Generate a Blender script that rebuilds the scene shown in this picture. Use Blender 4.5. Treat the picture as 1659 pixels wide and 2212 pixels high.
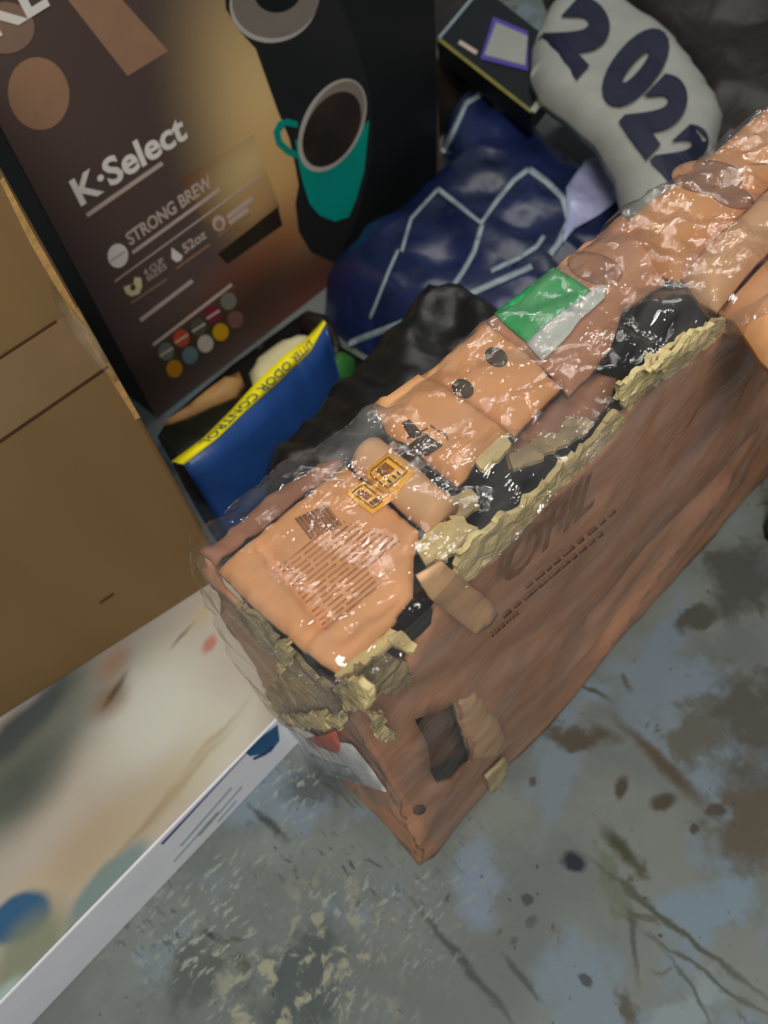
import bpy, math, random
import numpy as np
from mathutils import Vector, Matrix, noise
from mathutils.bvhtree import BVHTree
from mathutils.geometry import delaunay_2d_cdt

random.seed(7)
for o in list(bpy.data.objects):
    bpy.data.objects.remove(o)
scene = bpy.context.scene
COL = scene.collection

# ------------------------------------------------------------------ camera
F, CX, CY, HC = 1660.0, 829.5, 1106.0, 0.8
nd = np.array([1058 - CX, 2250 - CY, F]); nd /= np.linalg.norm(nd)
ax = np.array([4000 - CX, -1940 - CY, F]); ax -= nd * (ax @ nd); ax /= np.linalg.norm(ax)
RM = np.stack([ax, np.cross(-nd, ax), -nd])            # camera axes -> world axes
cam_d = bpy.data.cameras.new('camera')
cam = bpy.data.objects.new('camera', cam_d)
COL.objects.link(cam)
cr, cu, cb = RM @ [1, 0, 0], RM @ [0, -1, 0], RM @ [0, 0, -1]
cam.matrix_world = Matrix(((cr[0], cu[0], cb[0], 0), (cr[1], cu[1], cb[1], 0), (cr[2], cu[2], cb[2], HC), (0, 0, 0, 1)))
cam_d.sensor_fit = 'VERTICAL'
cam_d.sensor_height = 36.0
cam_d.lens = F / 2212 * 36.0
cam_d.clip_start = 0.02
cam_d.dof.use_dof = True
cam_d.dof.focus_distance = 0.44
cam_d.dof.aperture_fstop = 8.0
scene.camera = cam

# ------------------------------------------------------------------ world, lamps, exposure
w = bpy.data.worlds.new('world'); scene.world = w
w.use_nodes = True
w.node_tree.nodes['Background'].inputs[0].default_value = (0.80, 0.92, 1.0, 1)
w.node_tree.nodes['Background'].inputs[1].default_value = 0.10
scene.view_settings.view_transform = 'Standard'
scene.view_settings.look = 'None'
scene.view_settings.gamma = 1.0
scene.view_settings.use_curve_mapping = False
scene.view_settings.exposure = 0.35


def lamp(name, loc, target, power, sx, sy, col):
    d = bpy.data.lights.new(name, 'AREA'); d.shape = 'RECTANGLE'
    d.size, d.size_y, d.energy, d.color = sx, sy, power, col
    o = bpy.data.objects.new(name, d); COL.objects.link(o)
    o.location = loc
    o.rotation_euler = (Vector(target) - Vector(loc)).to_track_quat('-Z', 'Y').to_euler()


lamp('ceiling_lamp_main', (-0.32, -0.42, 1.72), (0.2, 0.3, 0.3), 16, 0.5, 0.5, (1.0, 0.94, 0.86))
for lx, ly in ((0.9, 1.2), (1.4, 1.3), (1.9, 1.3), (2.6, 1.2), (1.5, 0.75), (2.2, 0.7)):
    lamp('ceiling_lamp_strip', (lx, ly, 2.2), (0.4, 0.3, 0.3), 2.2, 0.30, 0.03, (1.0, 0.97, 0.90))


# ------------------------------------------------------------------ pixel tracing onto real planes
def ray(p):
    return RM @ np.array([p[0] - CX, p[1] - CY, F])


def onz(p, z):
    r = ray(p); t = (z - HC) / r[2]
    return Vector((r[0] * t, r[1] * t, z))


def onpl(p, o, n):
    r = Vector(ray(p)); c = Vector((0, 0, HC))
    return c + r * ((Vector(o) - c).dot(n) / r.dot(n))


# ------------------------------------------------------------------ materials
MATS = {}


def lin(c):
    return tuple(((x / 255) / 12.92 if x <= 10 else ((x / 255 + 0.055) / 1.055) ** 2.4) for x in c)


def mat(name, rgb, rough=0.6, var=0.12, scale=40, bump=0.0, bscale=60, spec=0.3, stretch=(1, 1, 1), coat=0.0):
    m = bpy.data.materials.new(name); m.use_nodes = True
    nt = m.node_tree; b = nt.nodes['Principled BSDF']
    c = lin(rgb)
    tc = nt.nodes.new('ShaderNodeTexCoord')
    mp = nt.nodes.new('ShaderNodeMapping'); mp.inputs['Scale'].default_value = stretch
    nt.links.new(tc.outputs['Object'], mp.inputs[0])
    nz = nt.nodes.new('ShaderNodeTexNoise'); nz.inputs['Scale'].default_value = scale; nz.inputs['Detail'].default_value = 5
    nt.links.new(mp.outputs[0], nz.inputs['Vector'])
    rp = nt.nodes.new('ShaderNodeValToRGB')
    rp.color_ramp.elements[0].position = 0.3; rp.color_ramp.elements[1].position = 0.7
    rp.color_ramp.elements[0].color = tuple(x * (1 - var) for x in c) + (1,)
    rp.color_ramp.elements[1].color = tuple(min(1, x * (1 + var)) for x in c) + (1,)
    nt.links.new(nz.outputs[0], rp.inputs[0])
    nt.links.new(rp.outputs[0], b.inputs['Base Color'])
    b.inputs['Roughness'].default_value = rough
    b.inputs['Specular IOR Level'].default_value = spec
    b.inputs['Coat Weight'].default_value = coat
    if bump:
        n2 = nt.nodes.new('ShaderNodeTexNoise'); n2.inputs['Scale'].default_value = bscale; n2.inputs['Detail'].default_value = 4
        nt.links.new(mp.outputs[0], n2.inputs['Vector'])
        bp = nt.nodes.new('ShaderNodeBump'); bp.inputs['Strength'].default_value = bump; bp.inputs['Distance'].default_value = 0.004
        nt.links.new(n2.outputs[0], bp.inputs['Height'])
        nt.links.new(bp.outputs[0], b.inputs['Normal'])
    MATS[name] = m
    return m


def blob_mat(name, base, blobs, axes, rough=0.45, grain=0.0, spec=0.35):
    """printed picture: soft elliptical colour areas. blobs = (centre2, radii2, angle, rgb, softness, amount)"""
    m = bpy.data.materials.new(name); m.use_nodes = True
    nt = m.node_tree; b = nt.nodes['Principled BSDF']; N = nt.nodes; L = nt.links
    tc = N.new('ShaderNodeTexCoord'); sp = N.new('ShaderNodeSeparateXYZ'); L.new(tc.outputs['Object'], sp.inputs[0])
    cb_ = N.new('ShaderNodeCombineXYZ'); L.new(sp.outputs[axes[0]], cb_.inputs[0]); L.new(sp.outputs[axes[1]], cb_.inputs[1])
    vec = cb_.outputs[0]
    if grain:
        nz = N.new('ShaderNodeTexNoise'); nz.inputs['Scale'].default_value = 14; nz.inputs['Detail'].default_value = 4
        L.new(vec, nz.inputs['Vector'])
        sb = N.new('ShaderNodeVectorMath'); sb.operation = 'SUBTRACT'; sb.inputs[1].default_value = (0.5, 0.5, 0.5); L.new(nz.outputs['Color'], sb.inputs[0])
        sc = N.new('ShaderNodeVectorMath'); sc.operation = 'SCALE'; sc.inputs['Scale'].default_value = grain; L.new(sb.outputs[0], sc.inputs[0])
        ad = N.new('ShaderNodeVectorMath'); ad.operation = 'ADD'; L.new(vec, ad.inputs[0]); L.new(sc.outputs[0], ad.inputs[1])
        vec = ad.outputs[0]
    rgb = N.new('ShaderNodeRGB'); rgb.outputs[0].default_value = lin(base) + (1,)
    cur = rgb.outputs[0]
    for (c, r, ang, col, soft, amt) in blobs:
        mp = N.new('ShaderNodeMapping'); mp.vector_type = 'TEXTURE'
        mp.inputs['Location'].default_value = (c[0], c[1], 0); mp.inputs['Rotation'].default_value = (0, 0, ang)
        mp.inputs['Scale'].default_value = (r[0], r[1], 1)
        L.new(vec, mp.inputs[0])
        ln = N.new('ShaderNodeVectorMath'); ln.operation = 'LENGTH'; L.new(mp.outputs[0], ln.inputs[0])
        mr = N.new('ShaderNodeMapRange'); mr.interpolation_type = 'SMOOTHSTEP'
        mr.inputs['From Min'].default_value = 1 - soft; mr.inputs['From Max'].default_value = 1 + soft * 0.6
        mr.inputs['To Min'].default_value = amt; mr.inputs['To Max'].default_value = 0
        L.new(ln.outputs['Value'], mr.inputs['Value'])
        mx = N.new('ShaderNodeMix'); mx.data_type = 'RGBA'
        L.new(mr.outputs[0], mx.inputs['Factor']); L.new(cur, mx.inputs[6]); mx.inputs[7].default_value = lin(col) + (1,)
        cur = mx.outputs[2]
    L.new(cur, b.inputs['Base Color'])
    b.inputs['Roughness'].default_value = rough
    b.inputs['Specular IOR Level'].default_value = spec
    MATS[name] = m
    return m


def film_mat(name, haze=0.03, rough=0.07, bstr=0.35, gmin=0.012, gmax=0.45, bscale=55, tint=(0.85, 0.83, 0.80), stretch=(1, 3, 1)):
    m = bpy.data.materials.new(name); m.use_nodes = True
    nt = m.node_tree; N = nt.nodes; L = nt.links
    N.remove(N['Principled BSDF'])
    out = N['Material Output']
    tr = N.new('ShaderNodeBsdfTransparent'); tr.inputs[0].default_value = (0.97, 0.96, 0.95, 1)
    df = N.new('ShaderNodeBsdfDiffuse'); df.inputs[0].default_value = tint + (1,)
    gl = N.new('ShaderNodeBsdfGlossy'); gl.inputs['Roughness'].default_value = rough
    tc = N.new('ShaderNodeTexCoord'); mp = N.new('ShaderNodeMapping'); mp.inputs['Scale'].default_value = stretch
    mp.inputs['Rotation'].default_value = (0, 0, -0.2)
    L.new(tc.outputs['Object'], mp.inputs[0])
    nz = N.new('ShaderNodeTexNoise'); nz.inputs['Scale'].default_value = bscale; nz.inputs['Detail'].default_value = 3; nz.inputs['Distortion'].default_value = 0.6
    L.new(mp.outputs[0], nz.inputs['Vector'])
    bp = N.new('ShaderNodeBump'); bp.inputs['Strength'].default_value = bstr; bp.inputs['Distance'].default_value = 0.004
    L.new(nz.outputs[0], bp.inputs['Height'])
    L.new(bp.outputs[0], gl.inputs['Normal'])
    lw = N.new('ShaderNodeLayerWeight'); lw.inputs['Blend'].default_value = 0.12
    L.new(bp.outputs[0], lw.inputs['Normal'])
    hz = N.new('ShaderNodeTexNoise'); hz.inputs['Scale'].default_value = 16; hz.inputs['Detail'].default_value = 3
    L.new(mp.outputs[0], hz.inputs['Vector'])
    hr = N.new('ShaderNodeMapRange'); hr.inputs['From Min'].default_value = 0.45; hr.inputs['From Max'].default_value = 0.75
    hr.inputs['To Min'].default_value = haze * 0.25; hr.inputs['To Max'].default_value = haze * 2.2
    L.new(hz.outputs[0], hr.inputs['Value'])
    m1 = N.new('ShaderNodeMixShader'); L.new(hr.outputs[0], m1.inputs[0]); L.new(tr.outputs[0], m1.inputs[1]); L.new(df.outputs[0], m1.inputs[2])
    fr = N.new('ShaderNodeMapRange'); fr.inputs['To Min'].default_value = gmin; fr.inputs['To Max'].default_value = gmax
    L.new(lw.outputs['Fresnel'], fr.inputs['Value'])
    m2 = N.new('ShaderNodeMixShader'); L.new(fr.outputs[0], m2.inputs[0]); L.new(m1.outputs[0], m2.inputs[1]); L.new(gl.outputs[0], m2.inputs[2])
    L.new(m2.outputs[0], out.inputs[0])
    MATS[name] = m
    return m


# ------------------------------------------------------------------ objects
def root(name, loc, label, cat, group=None):
    o = bpy.data.objects.new(name, None); COL.objects.link(o)
    o.location = loc; o.empty_display_size = 0.05
    tag(o, label, cat, group)
    return o


def tag(o, label, cat, group=None):
    o['label'] = label; o['category'] = cat
    if group:
        o['group'] = group


def obj(name, verts, faces, m, parent=None, smooth=False, label=None):
    me = bpy.data.meshes.new(name)
    me.from_pydata([tuple(v) for v in verts], [], [tuple(f) for f in faces])
    me.materials.append(MATS[m] if isinstance(m, str) else m)
    me.update()
    if smooth:
        for p in me.polygons:
            p.use_smooth = True
    o = bpy.data.objects.new(name, me); COL.objects.link(o)
    if parent is not None:
        o.parent = parent
        if parent.parent is None:                      # meshes are written in world space; a part of a part needs no offset
            o.matrix_parent_inverse = Matrix.Translation(-Vector(parent.location))
    if label:
        o['label'] = label
    return o


def inside(p, poly):
    x, y = p; c = False; n = len(poly); j = n - 1
    for i in range(n):
        xi, yi = poly[i]; xj, yj = poly[j]
        if (yi > y) != (yj > y) and x < (xj - xi) * (y - yi) / (yj - yi) + xi:
            c = not c
        j = i
    return c


def dseg(p, a, b):
    ax_, ay = a; dx, dy = b[0] - ax_, b[1] - ay; l = dx * dx + dy * dy
    t = 0 if l == 0 else max(0, min(1, ((p[0] - ax_) * dx + (p[1] - ay) * dy) / l))
    return math.hypot(p[0] - ax_ - t * dx, p[1] - ay - t * dy)


def dpoly(p, poly):
    return min(dseg(p, poly[i - 1], poly[i]) for i in range(len(poly)))


def jag(poly, step, amp, rnd=random):
    out = []
    for i in range(len(poly)):
        a, b = poly[i], poly[(i + 1) % len(poly)]
        L_ = math.hypot(b[0] - a[0], b[1] - a[1]); n = max(1, int(L_ / step))
        for k in range(n):
            t = k / n
            q = (a[0] + (b[0] - a[0]) * t, a[1] + (b[1] - a[1]) * t)
            if k or amp:
                q = (q[0] + rnd.uniform(-amp, amp), q[1] + rnd.uniform(-amp, amp))
            out.append(q)
    return out


def tri2d(outline, holes=(), res=0.01, step=None):
    outline = jag(outline, step or res, 0)
    holes = [jag(h, step or res, 0) for h in holes]
    pts = [Vector(p) for p in outline]; edges = [(i, (i + 1) % len(outline)) for i in range(len(outline))]
    for h in holes:
        b = len(pts); pts += [Vector(p) for p in h]; edges += [(b + i, b + (i + 1) % len(h)) for i in range(len(h))]
    xs = [p[0] for p in outline]; ys = [p[1] for p in outline]
    ny = int((max(ys) - min(ys)) / res) + 1; nx = int((max(xs) - min(xs)) / res) + 1
    for j in range(ny + 1):
        for i in range(nx + 1):
            p = (min(xs) + (i + 0.5 * (j % 2)) * res, min(ys) + j * res)
            if inside(p, outline) and dpoly(p, outline) > res * 0.45 and not any(inside(p, h) or dpoly(p, h) < res * 0.45 for h in holes):
                pts.append(Vector(p))
    v, e, f, *_ = delaunay_2d_cdt(pts, edges, [], 0, 1e-7)
    v = [tuple(p) for p in v]; tris = []
    for t in f:
        c = (sum(v[i][0] for i in t) / 3, sum(v[i][1] for i in t) / 3)
        if inside(c, outline) and not any(inside(c, h) for h in holes):
            a = (v[t[1]][0] - v[t[0]][0]) * (v[t[2]][1] - v[t[0]][1]) - (v[t[1]][1] - v[t[0]][1]) * (v[t[2]][0] - v[t[0]][0])
            tris.append(tuple(t) if a > 0 else tuple(reversed(t)))
    return v, tris, outline, holes


def thicken(top, tris, back):
    n = len(top); cnt = {}
    for t in tris:
        for k in range(3):
            e = (t[k], t[(k + 1) % 3]); cnt[e] = 1
    faces = list(tris) + [tuple(reversed([i + n for i in t])) for t in tris]
    for (a, b) in cnt:
        if (b, a) not in cnt:
            faces.append((b, a, a + n, b + n))
    return list(top) + list(back), faces


def sheet(name, outline, fr, m, parent, thick=0.003, res=0.008, step=None, amp=0.002, nscale=30, puff=0, pw=0.01, jamp=0, holes=(), creases=(), smooth=True, label=None, seed=0, fn=None, ampf=None):
    """a crumpled sheet: 2D outline in frame fr=(origin, a, b, n)"""
    o, a, b, n = fr
    if jamp:
        outline = jag(outline, step or res, jamp)
    v, tris, ol, hl = tri2d(outline, holes, res, step)
    top, back = [], []
    for p in v:
        q = o + a * p[0] + b * p[1]
        d = amp * (ampf(p) if ampf else 1) * noise.fractal(q * nscale + Vector((seed * 3.1, seed * 1.7, seed)), 1.0, 2.0, 4)
        if puff:
            e = min(dpoly(p, ol) / pw, 1); d += puff * (math.sqrt(max(0, 1 - (1 - e) ** 2)) - 1)
        for (c0, c1, dep, wid) in creases:
            d -= dep * math.exp(-(dseg(p, c0, c1) / wid) ** 2)
        if fn:
            d += fn(p)
        top.append(q + n * d); back.append(q + n * (d - thick))
    vv, ff = thicken(top, tris, back)
    return obj(name, vv, ff, m, parent, smooth, label)


def bvh_of(*objs):
    vv, ff = [], []
    for o in objs:
        b = len(vv)
        vv += [v.co.copy() for v in o.data.vertices]
        ff += [tuple(i + b for i in p.vertices) for p in o.data.polygons]
    return BVHTree.FromPolygons(vv, ff)


def hit(bvh, p):
    l, n, i, d = bvh.ray_cast(Vector((0, 0, HC)), Vector(ray(p)).normalized())
    return l, n


def decal(name, outline, bvh, m, parent, lift=0.0012, thick=0.0006, res=14, fallback=None, label=None, jamp=0, smooth=True):
    """a thin piece that lies on an existing surface; outline traced over the surface"""
    if jamp:
        outline = jag(outline, res, jamp)
    v, tris, ol, _ = tri2d(outline, (), res)
    tris = [tuple(reversed(t)) for t in tris]
    hits = [hit(bvh, p) for p in v]
    good = [h for h in hits if h[0] is not None]
    if not good:
        return None
    pl = fallback or (sum((h[0] for h in good), Vector()) / len(good), sum((h[1] for h in good), Vector()).normalized())
    nn = sum((h[1] for h in good), Vector()).normalized()
    if nn.dot(Vector((0, 0, HC)) - good[0][0]) < 0:
        nn = -nn
    top, back = [], []
    for p, h in zip(v, hits):
        q = h[0] if h[0] is not None else onpl(p, pl[0], pl[1])
        top.append(q + nn * lift); back.append(q + nn * (lift - thick))
    vv, ff = thicken(top, tris, back)
    return obj(name, vv, ff, m, parent, smooth, label)


def stroke(pts, w0, w1=None):
    """outline polygon of a line with width"""
    w1 = w0 if w1 is None else w1
    L_, R_ = [], []
    n = len(pts)
    for i, p in enumerate(pts):
        a = pts[max(0, i - 1)]; b = pts[min(n - 1, i + 1)]
        dx, dy = b[0] - a[0], b[1] - a[1]; l = math.hypot(dx, dy) or 1
        wd = (w0 + (w1 - w0) * i / (n - 1)) / 2
        L_.append((p[0] - dy / l * wd, p[1] + dx / l * wd)); R_.append((p[0] + dy / l * wd, p[1] - dx / l * wd))
    return L_ + R_[::-1]


def ell(c, r, ang=0, n=28):
    ca, sa = math.cos(ang), math.sin(ang)
    return [(c[0] + r[0] * math.cos(t) * ca - r[1] * math.sin(t) * sa, c[1] + r[0] * math.cos(t) * sa + r[1] * math.sin(t) * ca)
            for t in [2 * math.pi * k / n for k in range(n)]]


def bevel_box(x0, x1, y0, y1, z0, z1, bv=0.004):
    vs, fs = [], []
    import bmesh
    bm = bmesh.new()
    bmesh.ops.create_cube(bm, size=1)
    for v in bm.verts:
        v.co = Vector(((x0 + x1) / 2 + v.co.x * (x1 - x0), (y0 + y1) / 2 + v.co.y * (y1 - y0), (z0 + z1) / 2 + v.co.z * (z1 - z0)))
    bmesh.ops.bevel(bm, geom=bm.edges[:] , offset=bv, segments=2, affect='EDGES', profile=0.5)
    bm.verts.ensure_lookup_table(); bm.verts.index_update()
    vs = [v.co.copy() for v in bm.verts]; fs = [tuple(v.index for v in f.verts) for f in bm.faces]
    bm.free()
    return vs, fs


def text_mesh(name, body, p0, right, up, width, height, m, parent, bold=0.0, depth=0.0006, shear=0.0, label=None):
    cu_ = bpy.data.curves.new(name, 'FONT'); cu_.body = body; cu_.size = 1; cu_.offset = bold; cu_.extrude = 0; cu_.shear = shear
    cu_.resolution_u = 3
    t = bpy.data.objects.new(name, cu_); COL.objects.link(t)
    bpy.context.view_layer.update()
    dg = bpy.context.evaluated_depsgraph_get()
    me = bpy.data.meshes.new_from_object(t.evaluated_get(dg))
    co = [v.co.copy() for v in me.vertices]; fs = [tuple(p.vertices) for p in me.polygons]
    bpy.data.objects.remove(t); bpy.data.curves.remove(cu_); bpy.data.meshes.remove(me)
    xs = [c.x for c in co]; ys = [c.y for c in co]
    sx = width / (max(xs) - min(xs)); sy = height / (max(ys) - min(ys))
    n = right.cross(up).normalized()
    top = [p0 + right * ((c.x - min(xs)) * sx) + up * ((c.y - min(ys)) * sy) + n * depth for c in co]
    return obj(name, top, fs, m, parent, False, label)


def puffy(name, outline, z0, h, m, parent=None, res=0.02, edge=0.08, amp=0.01, nscale=12, label=None, seed=0, tilt=None):
    """a soft bag lying on the ground"""
    for _ in range(2):                                 # round the outline off
        nw = []
        for i in range(len(outline)):
            a, b = outline[i - 1], outline[i]
            nw += [(a[0] * 0.8 + b[0] * 0.2, a[1] * 0.8 + b[1] * 0.2), (a[0] * 0.2 + b[0] * 0.8, a[1] * 0.2 + b[1] * 0.8)]
        outline = nw
    v, tris, ol, _ = tri2d(outline, (), res)
    top, bot = [], []
    for p in v:
        e = min(dpoly(p, ol) / edge, 1)
        k = math.sqrt(max(0, 1 - (1 - e) ** 2))
        nn = noise.fractal(Vector((p[0], p[1], seed)) * nscale, 1.0, 2.0, 4)
        rr = 1 - abs(noise.noise(Vector((p[0] * 1.7, p[1] * 0.9, seed + 5)) * nscale * 1.3))
        z = z0 + h * k + amp * k * (nn + rr - 0.6) + (tilt(p) * k if tilt else 0)
        top.append(Vector((p[0], p[1], max(z, z0 + 0.002)))); bot.append(Vector((p[0], p[1], z0)))
    vv, ff = thicken(top, tris, bot)
    return obj(name, vv, ff, m, parent, True, label)


XW, YW, ZW = Vector((1, 0, 0)), Vector((0, 1, 0)), Vector((0, 0, 1))

# ------------------------------------------------------------------ materials used
mat('kraft', (222, 164, 114), 0.62, 0.10, 26, 0.10, 90, 0.3)
mat('kraft_side', (192, 142, 112), 0.6, 0.22, 10, 0.15, 50, 0.3, stretch=(1, 3, 3))
mat('kraft_pale', (220, 176, 134), 0.55, 0.08, 30, 0.08, 60, 0.35)
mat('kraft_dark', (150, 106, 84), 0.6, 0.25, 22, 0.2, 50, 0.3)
mat('torn_paper', (208, 192, 142), 0.9, 0.22, 55, 0.6, 160, 0.1, stretch=(1, 2, 2))
mat('torn_grey', (164, 150, 116), 0.9, 0.45, 60, 0.7, 140, 0.1)
mat('hole_shade_black', (14, 12, 10), 0.85, 0.3, 30, 0.3, 60, 0.15)
mat('print_brown', (138, 96, 70), 0.7, 0.2, 80)
mat('print_faint', (184, 132, 94), 0.7, 0.2, 80)
mat('print_dark', (84, 72, 58), 0.7, 0.25, 60)
mat('yellow_label', (255, 190, 40), 0.45, 0.05, 60, 0.05, 80, 0.4)
mat('oval_ink', (166, 122, 96), 0.6, 0.2, 40, 0.1, 60)
mat('yellow_ink', (158, 96, 14), 0.6, 0.1, 60)
mat('green_label', (40, 168, 92), 0.45, 0.10, 40, 0.05, 60, 0.4)
mat('white_label', (205, 212, 210), 0.5, 0.08, 60, 0.15, 60, 0.35)
mat('blue_white_label', (240, 246, 252), 0.5, 0.08, 40, 0.2, 50, 0.35)
mat('label_grey', (170, 182, 190), 0.5, 0.1, 40)
mat('orange_label', (226, 92, 58), 0.5, 0.1, 60)
mat('staple_steel', (200, 190, 160), 0.25, 0.05, 60, spec=0.9)
mat('brown_board', (132, 106, 70), 0.65, 0.07, 14, 0.05, 60, 0.25, stretch=(1, 1, 0.2))
mat('brown_board_edge', (188, 150, 92), 0.7, 0.15, 60, 0.4, 120, 0.25)
mat('seam_dark', (70, 50, 28), 0.8, 0.1, 60)
mat('white_board', (238, 240, 248), 0.5, 0.04, 20, 0.0, 60, 0.3)
mat('navy_ink', (44, 62, 120), 0.5, 0.1, 60)
mat('steel_blue', (36, 92, 140), 0.45, 0.2, 30)
mat('print_white', (246, 242, 236), 0.5, 0.04, 40)
mat('print_soft', (206, 188, 176), 0.5, 0.06, 40)
mat('print_tan', (166, 130, 104), 0.5, 0.05, 40)
mat('print_tan_dark', (150, 122, 104), 0.5, 0.05, 40)
mat('print_black', (26, 24, 22), 0.5, 0.2, 20)
mat('machine_black', (36, 38, 38), 0.4, 0.25, 6, spec=0.4)
mat('machine_dark', (24, 27, 28), 0.4, 0.25, 6, spec=0.4)
mat('machine_grey', (136, 128, 120), 0.4, 0.15, 12)
mat('cup_teal', (8, 160, 146), 0.4, 0.12, 10)
mat('cup_white', (198, 192, 184), 0.4, 0.05, 20)
mat('cup_inner', (150, 138, 126), 0.4, 0.12, 14)
mat('coffee', (54, 46, 38), 0.35, 0.3, 20)
mat('litter_blue', (36, 74, 138), 0.35, 0.10, 20, 0.25, 40, 0.5)
mat('litter_yellow', (252, 238, 10), 0.45, 0.03, 30, 0.05, 60, 0.3)
mat('litter_navy', (40, 66, 78), 0.5, 0.1, 40)
mat('litter_back', (34, 34, 22), 0.5, 0.4, 14, 0.2, 40, 0.3)
mat('cream', (236, 226, 176), 0.5, 0.06, 20, 0.05, 40, 0.3)
mat('tan_paper', (206, 158, 100), 0.55, 0.18, 20, 0.1, 40, 0.3)
mat('green_bag', (58, 126, 52), 0.4, 0.3, 16, 0.3, 40, 0.4)
mat('black_poly', (24, 24, 24), 0.38, 0.35, 14, 0.5, 26, 0.4)
mat('brown_black_poly', (38, 32, 26), 0.42, 0.45, 10, 0.5, 26, 0.4)
mat('blue_foil', (26, 38, 80), 0.30, 0.6, 6, 0.35, 18, 0.5)
mat('lavender', (176, 180, 220), 0.25, 0.12, 30, 0.5, 50, 0.6)
mat('pale_line', (152, 168, 178), 0.4, 0.15, 40, spec=0.5)
mat('mailer_white', (168, 170, 162), 0.4, 0.10, 14, 0.3, 24, 0.4)
mat('number_navy', (30, 34, 58), 0.4, 0.15, 20)
mat('mailer_green', (72, 96, 74), 0.5, 0.3, 20)
mat('card_black', (16, 20, 24), 0.35, 0.3, 12, spec=0.4)
mat('olive_edge', (134, 128, 58), 0.5, 0.2, 40)
mat('purple', (92, 78, 176), 0.5, 0.1, 40)
mat('strap_grey', (150, 150, 150), 0.5, 0.1, 40)
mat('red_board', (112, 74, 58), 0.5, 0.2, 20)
film_mat('film', 0.025, 0.045, 0.35, 0.07, 0.30, bscale=75)
film_mat('film_side', 0.025, 0.07, 0.35, 0.03, 0.12, bscale=40, stretch=(1, 1, 3))
film_mat('film_end', 0.022, 0.06, 0.4, 0.03, 0.16, bscale=40, stretch=(1, 2, 2))
film_mat('clear_tape', 0.10, 0.08, bscale=70, tint=(0.8, 0.7, 0.5))

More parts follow.
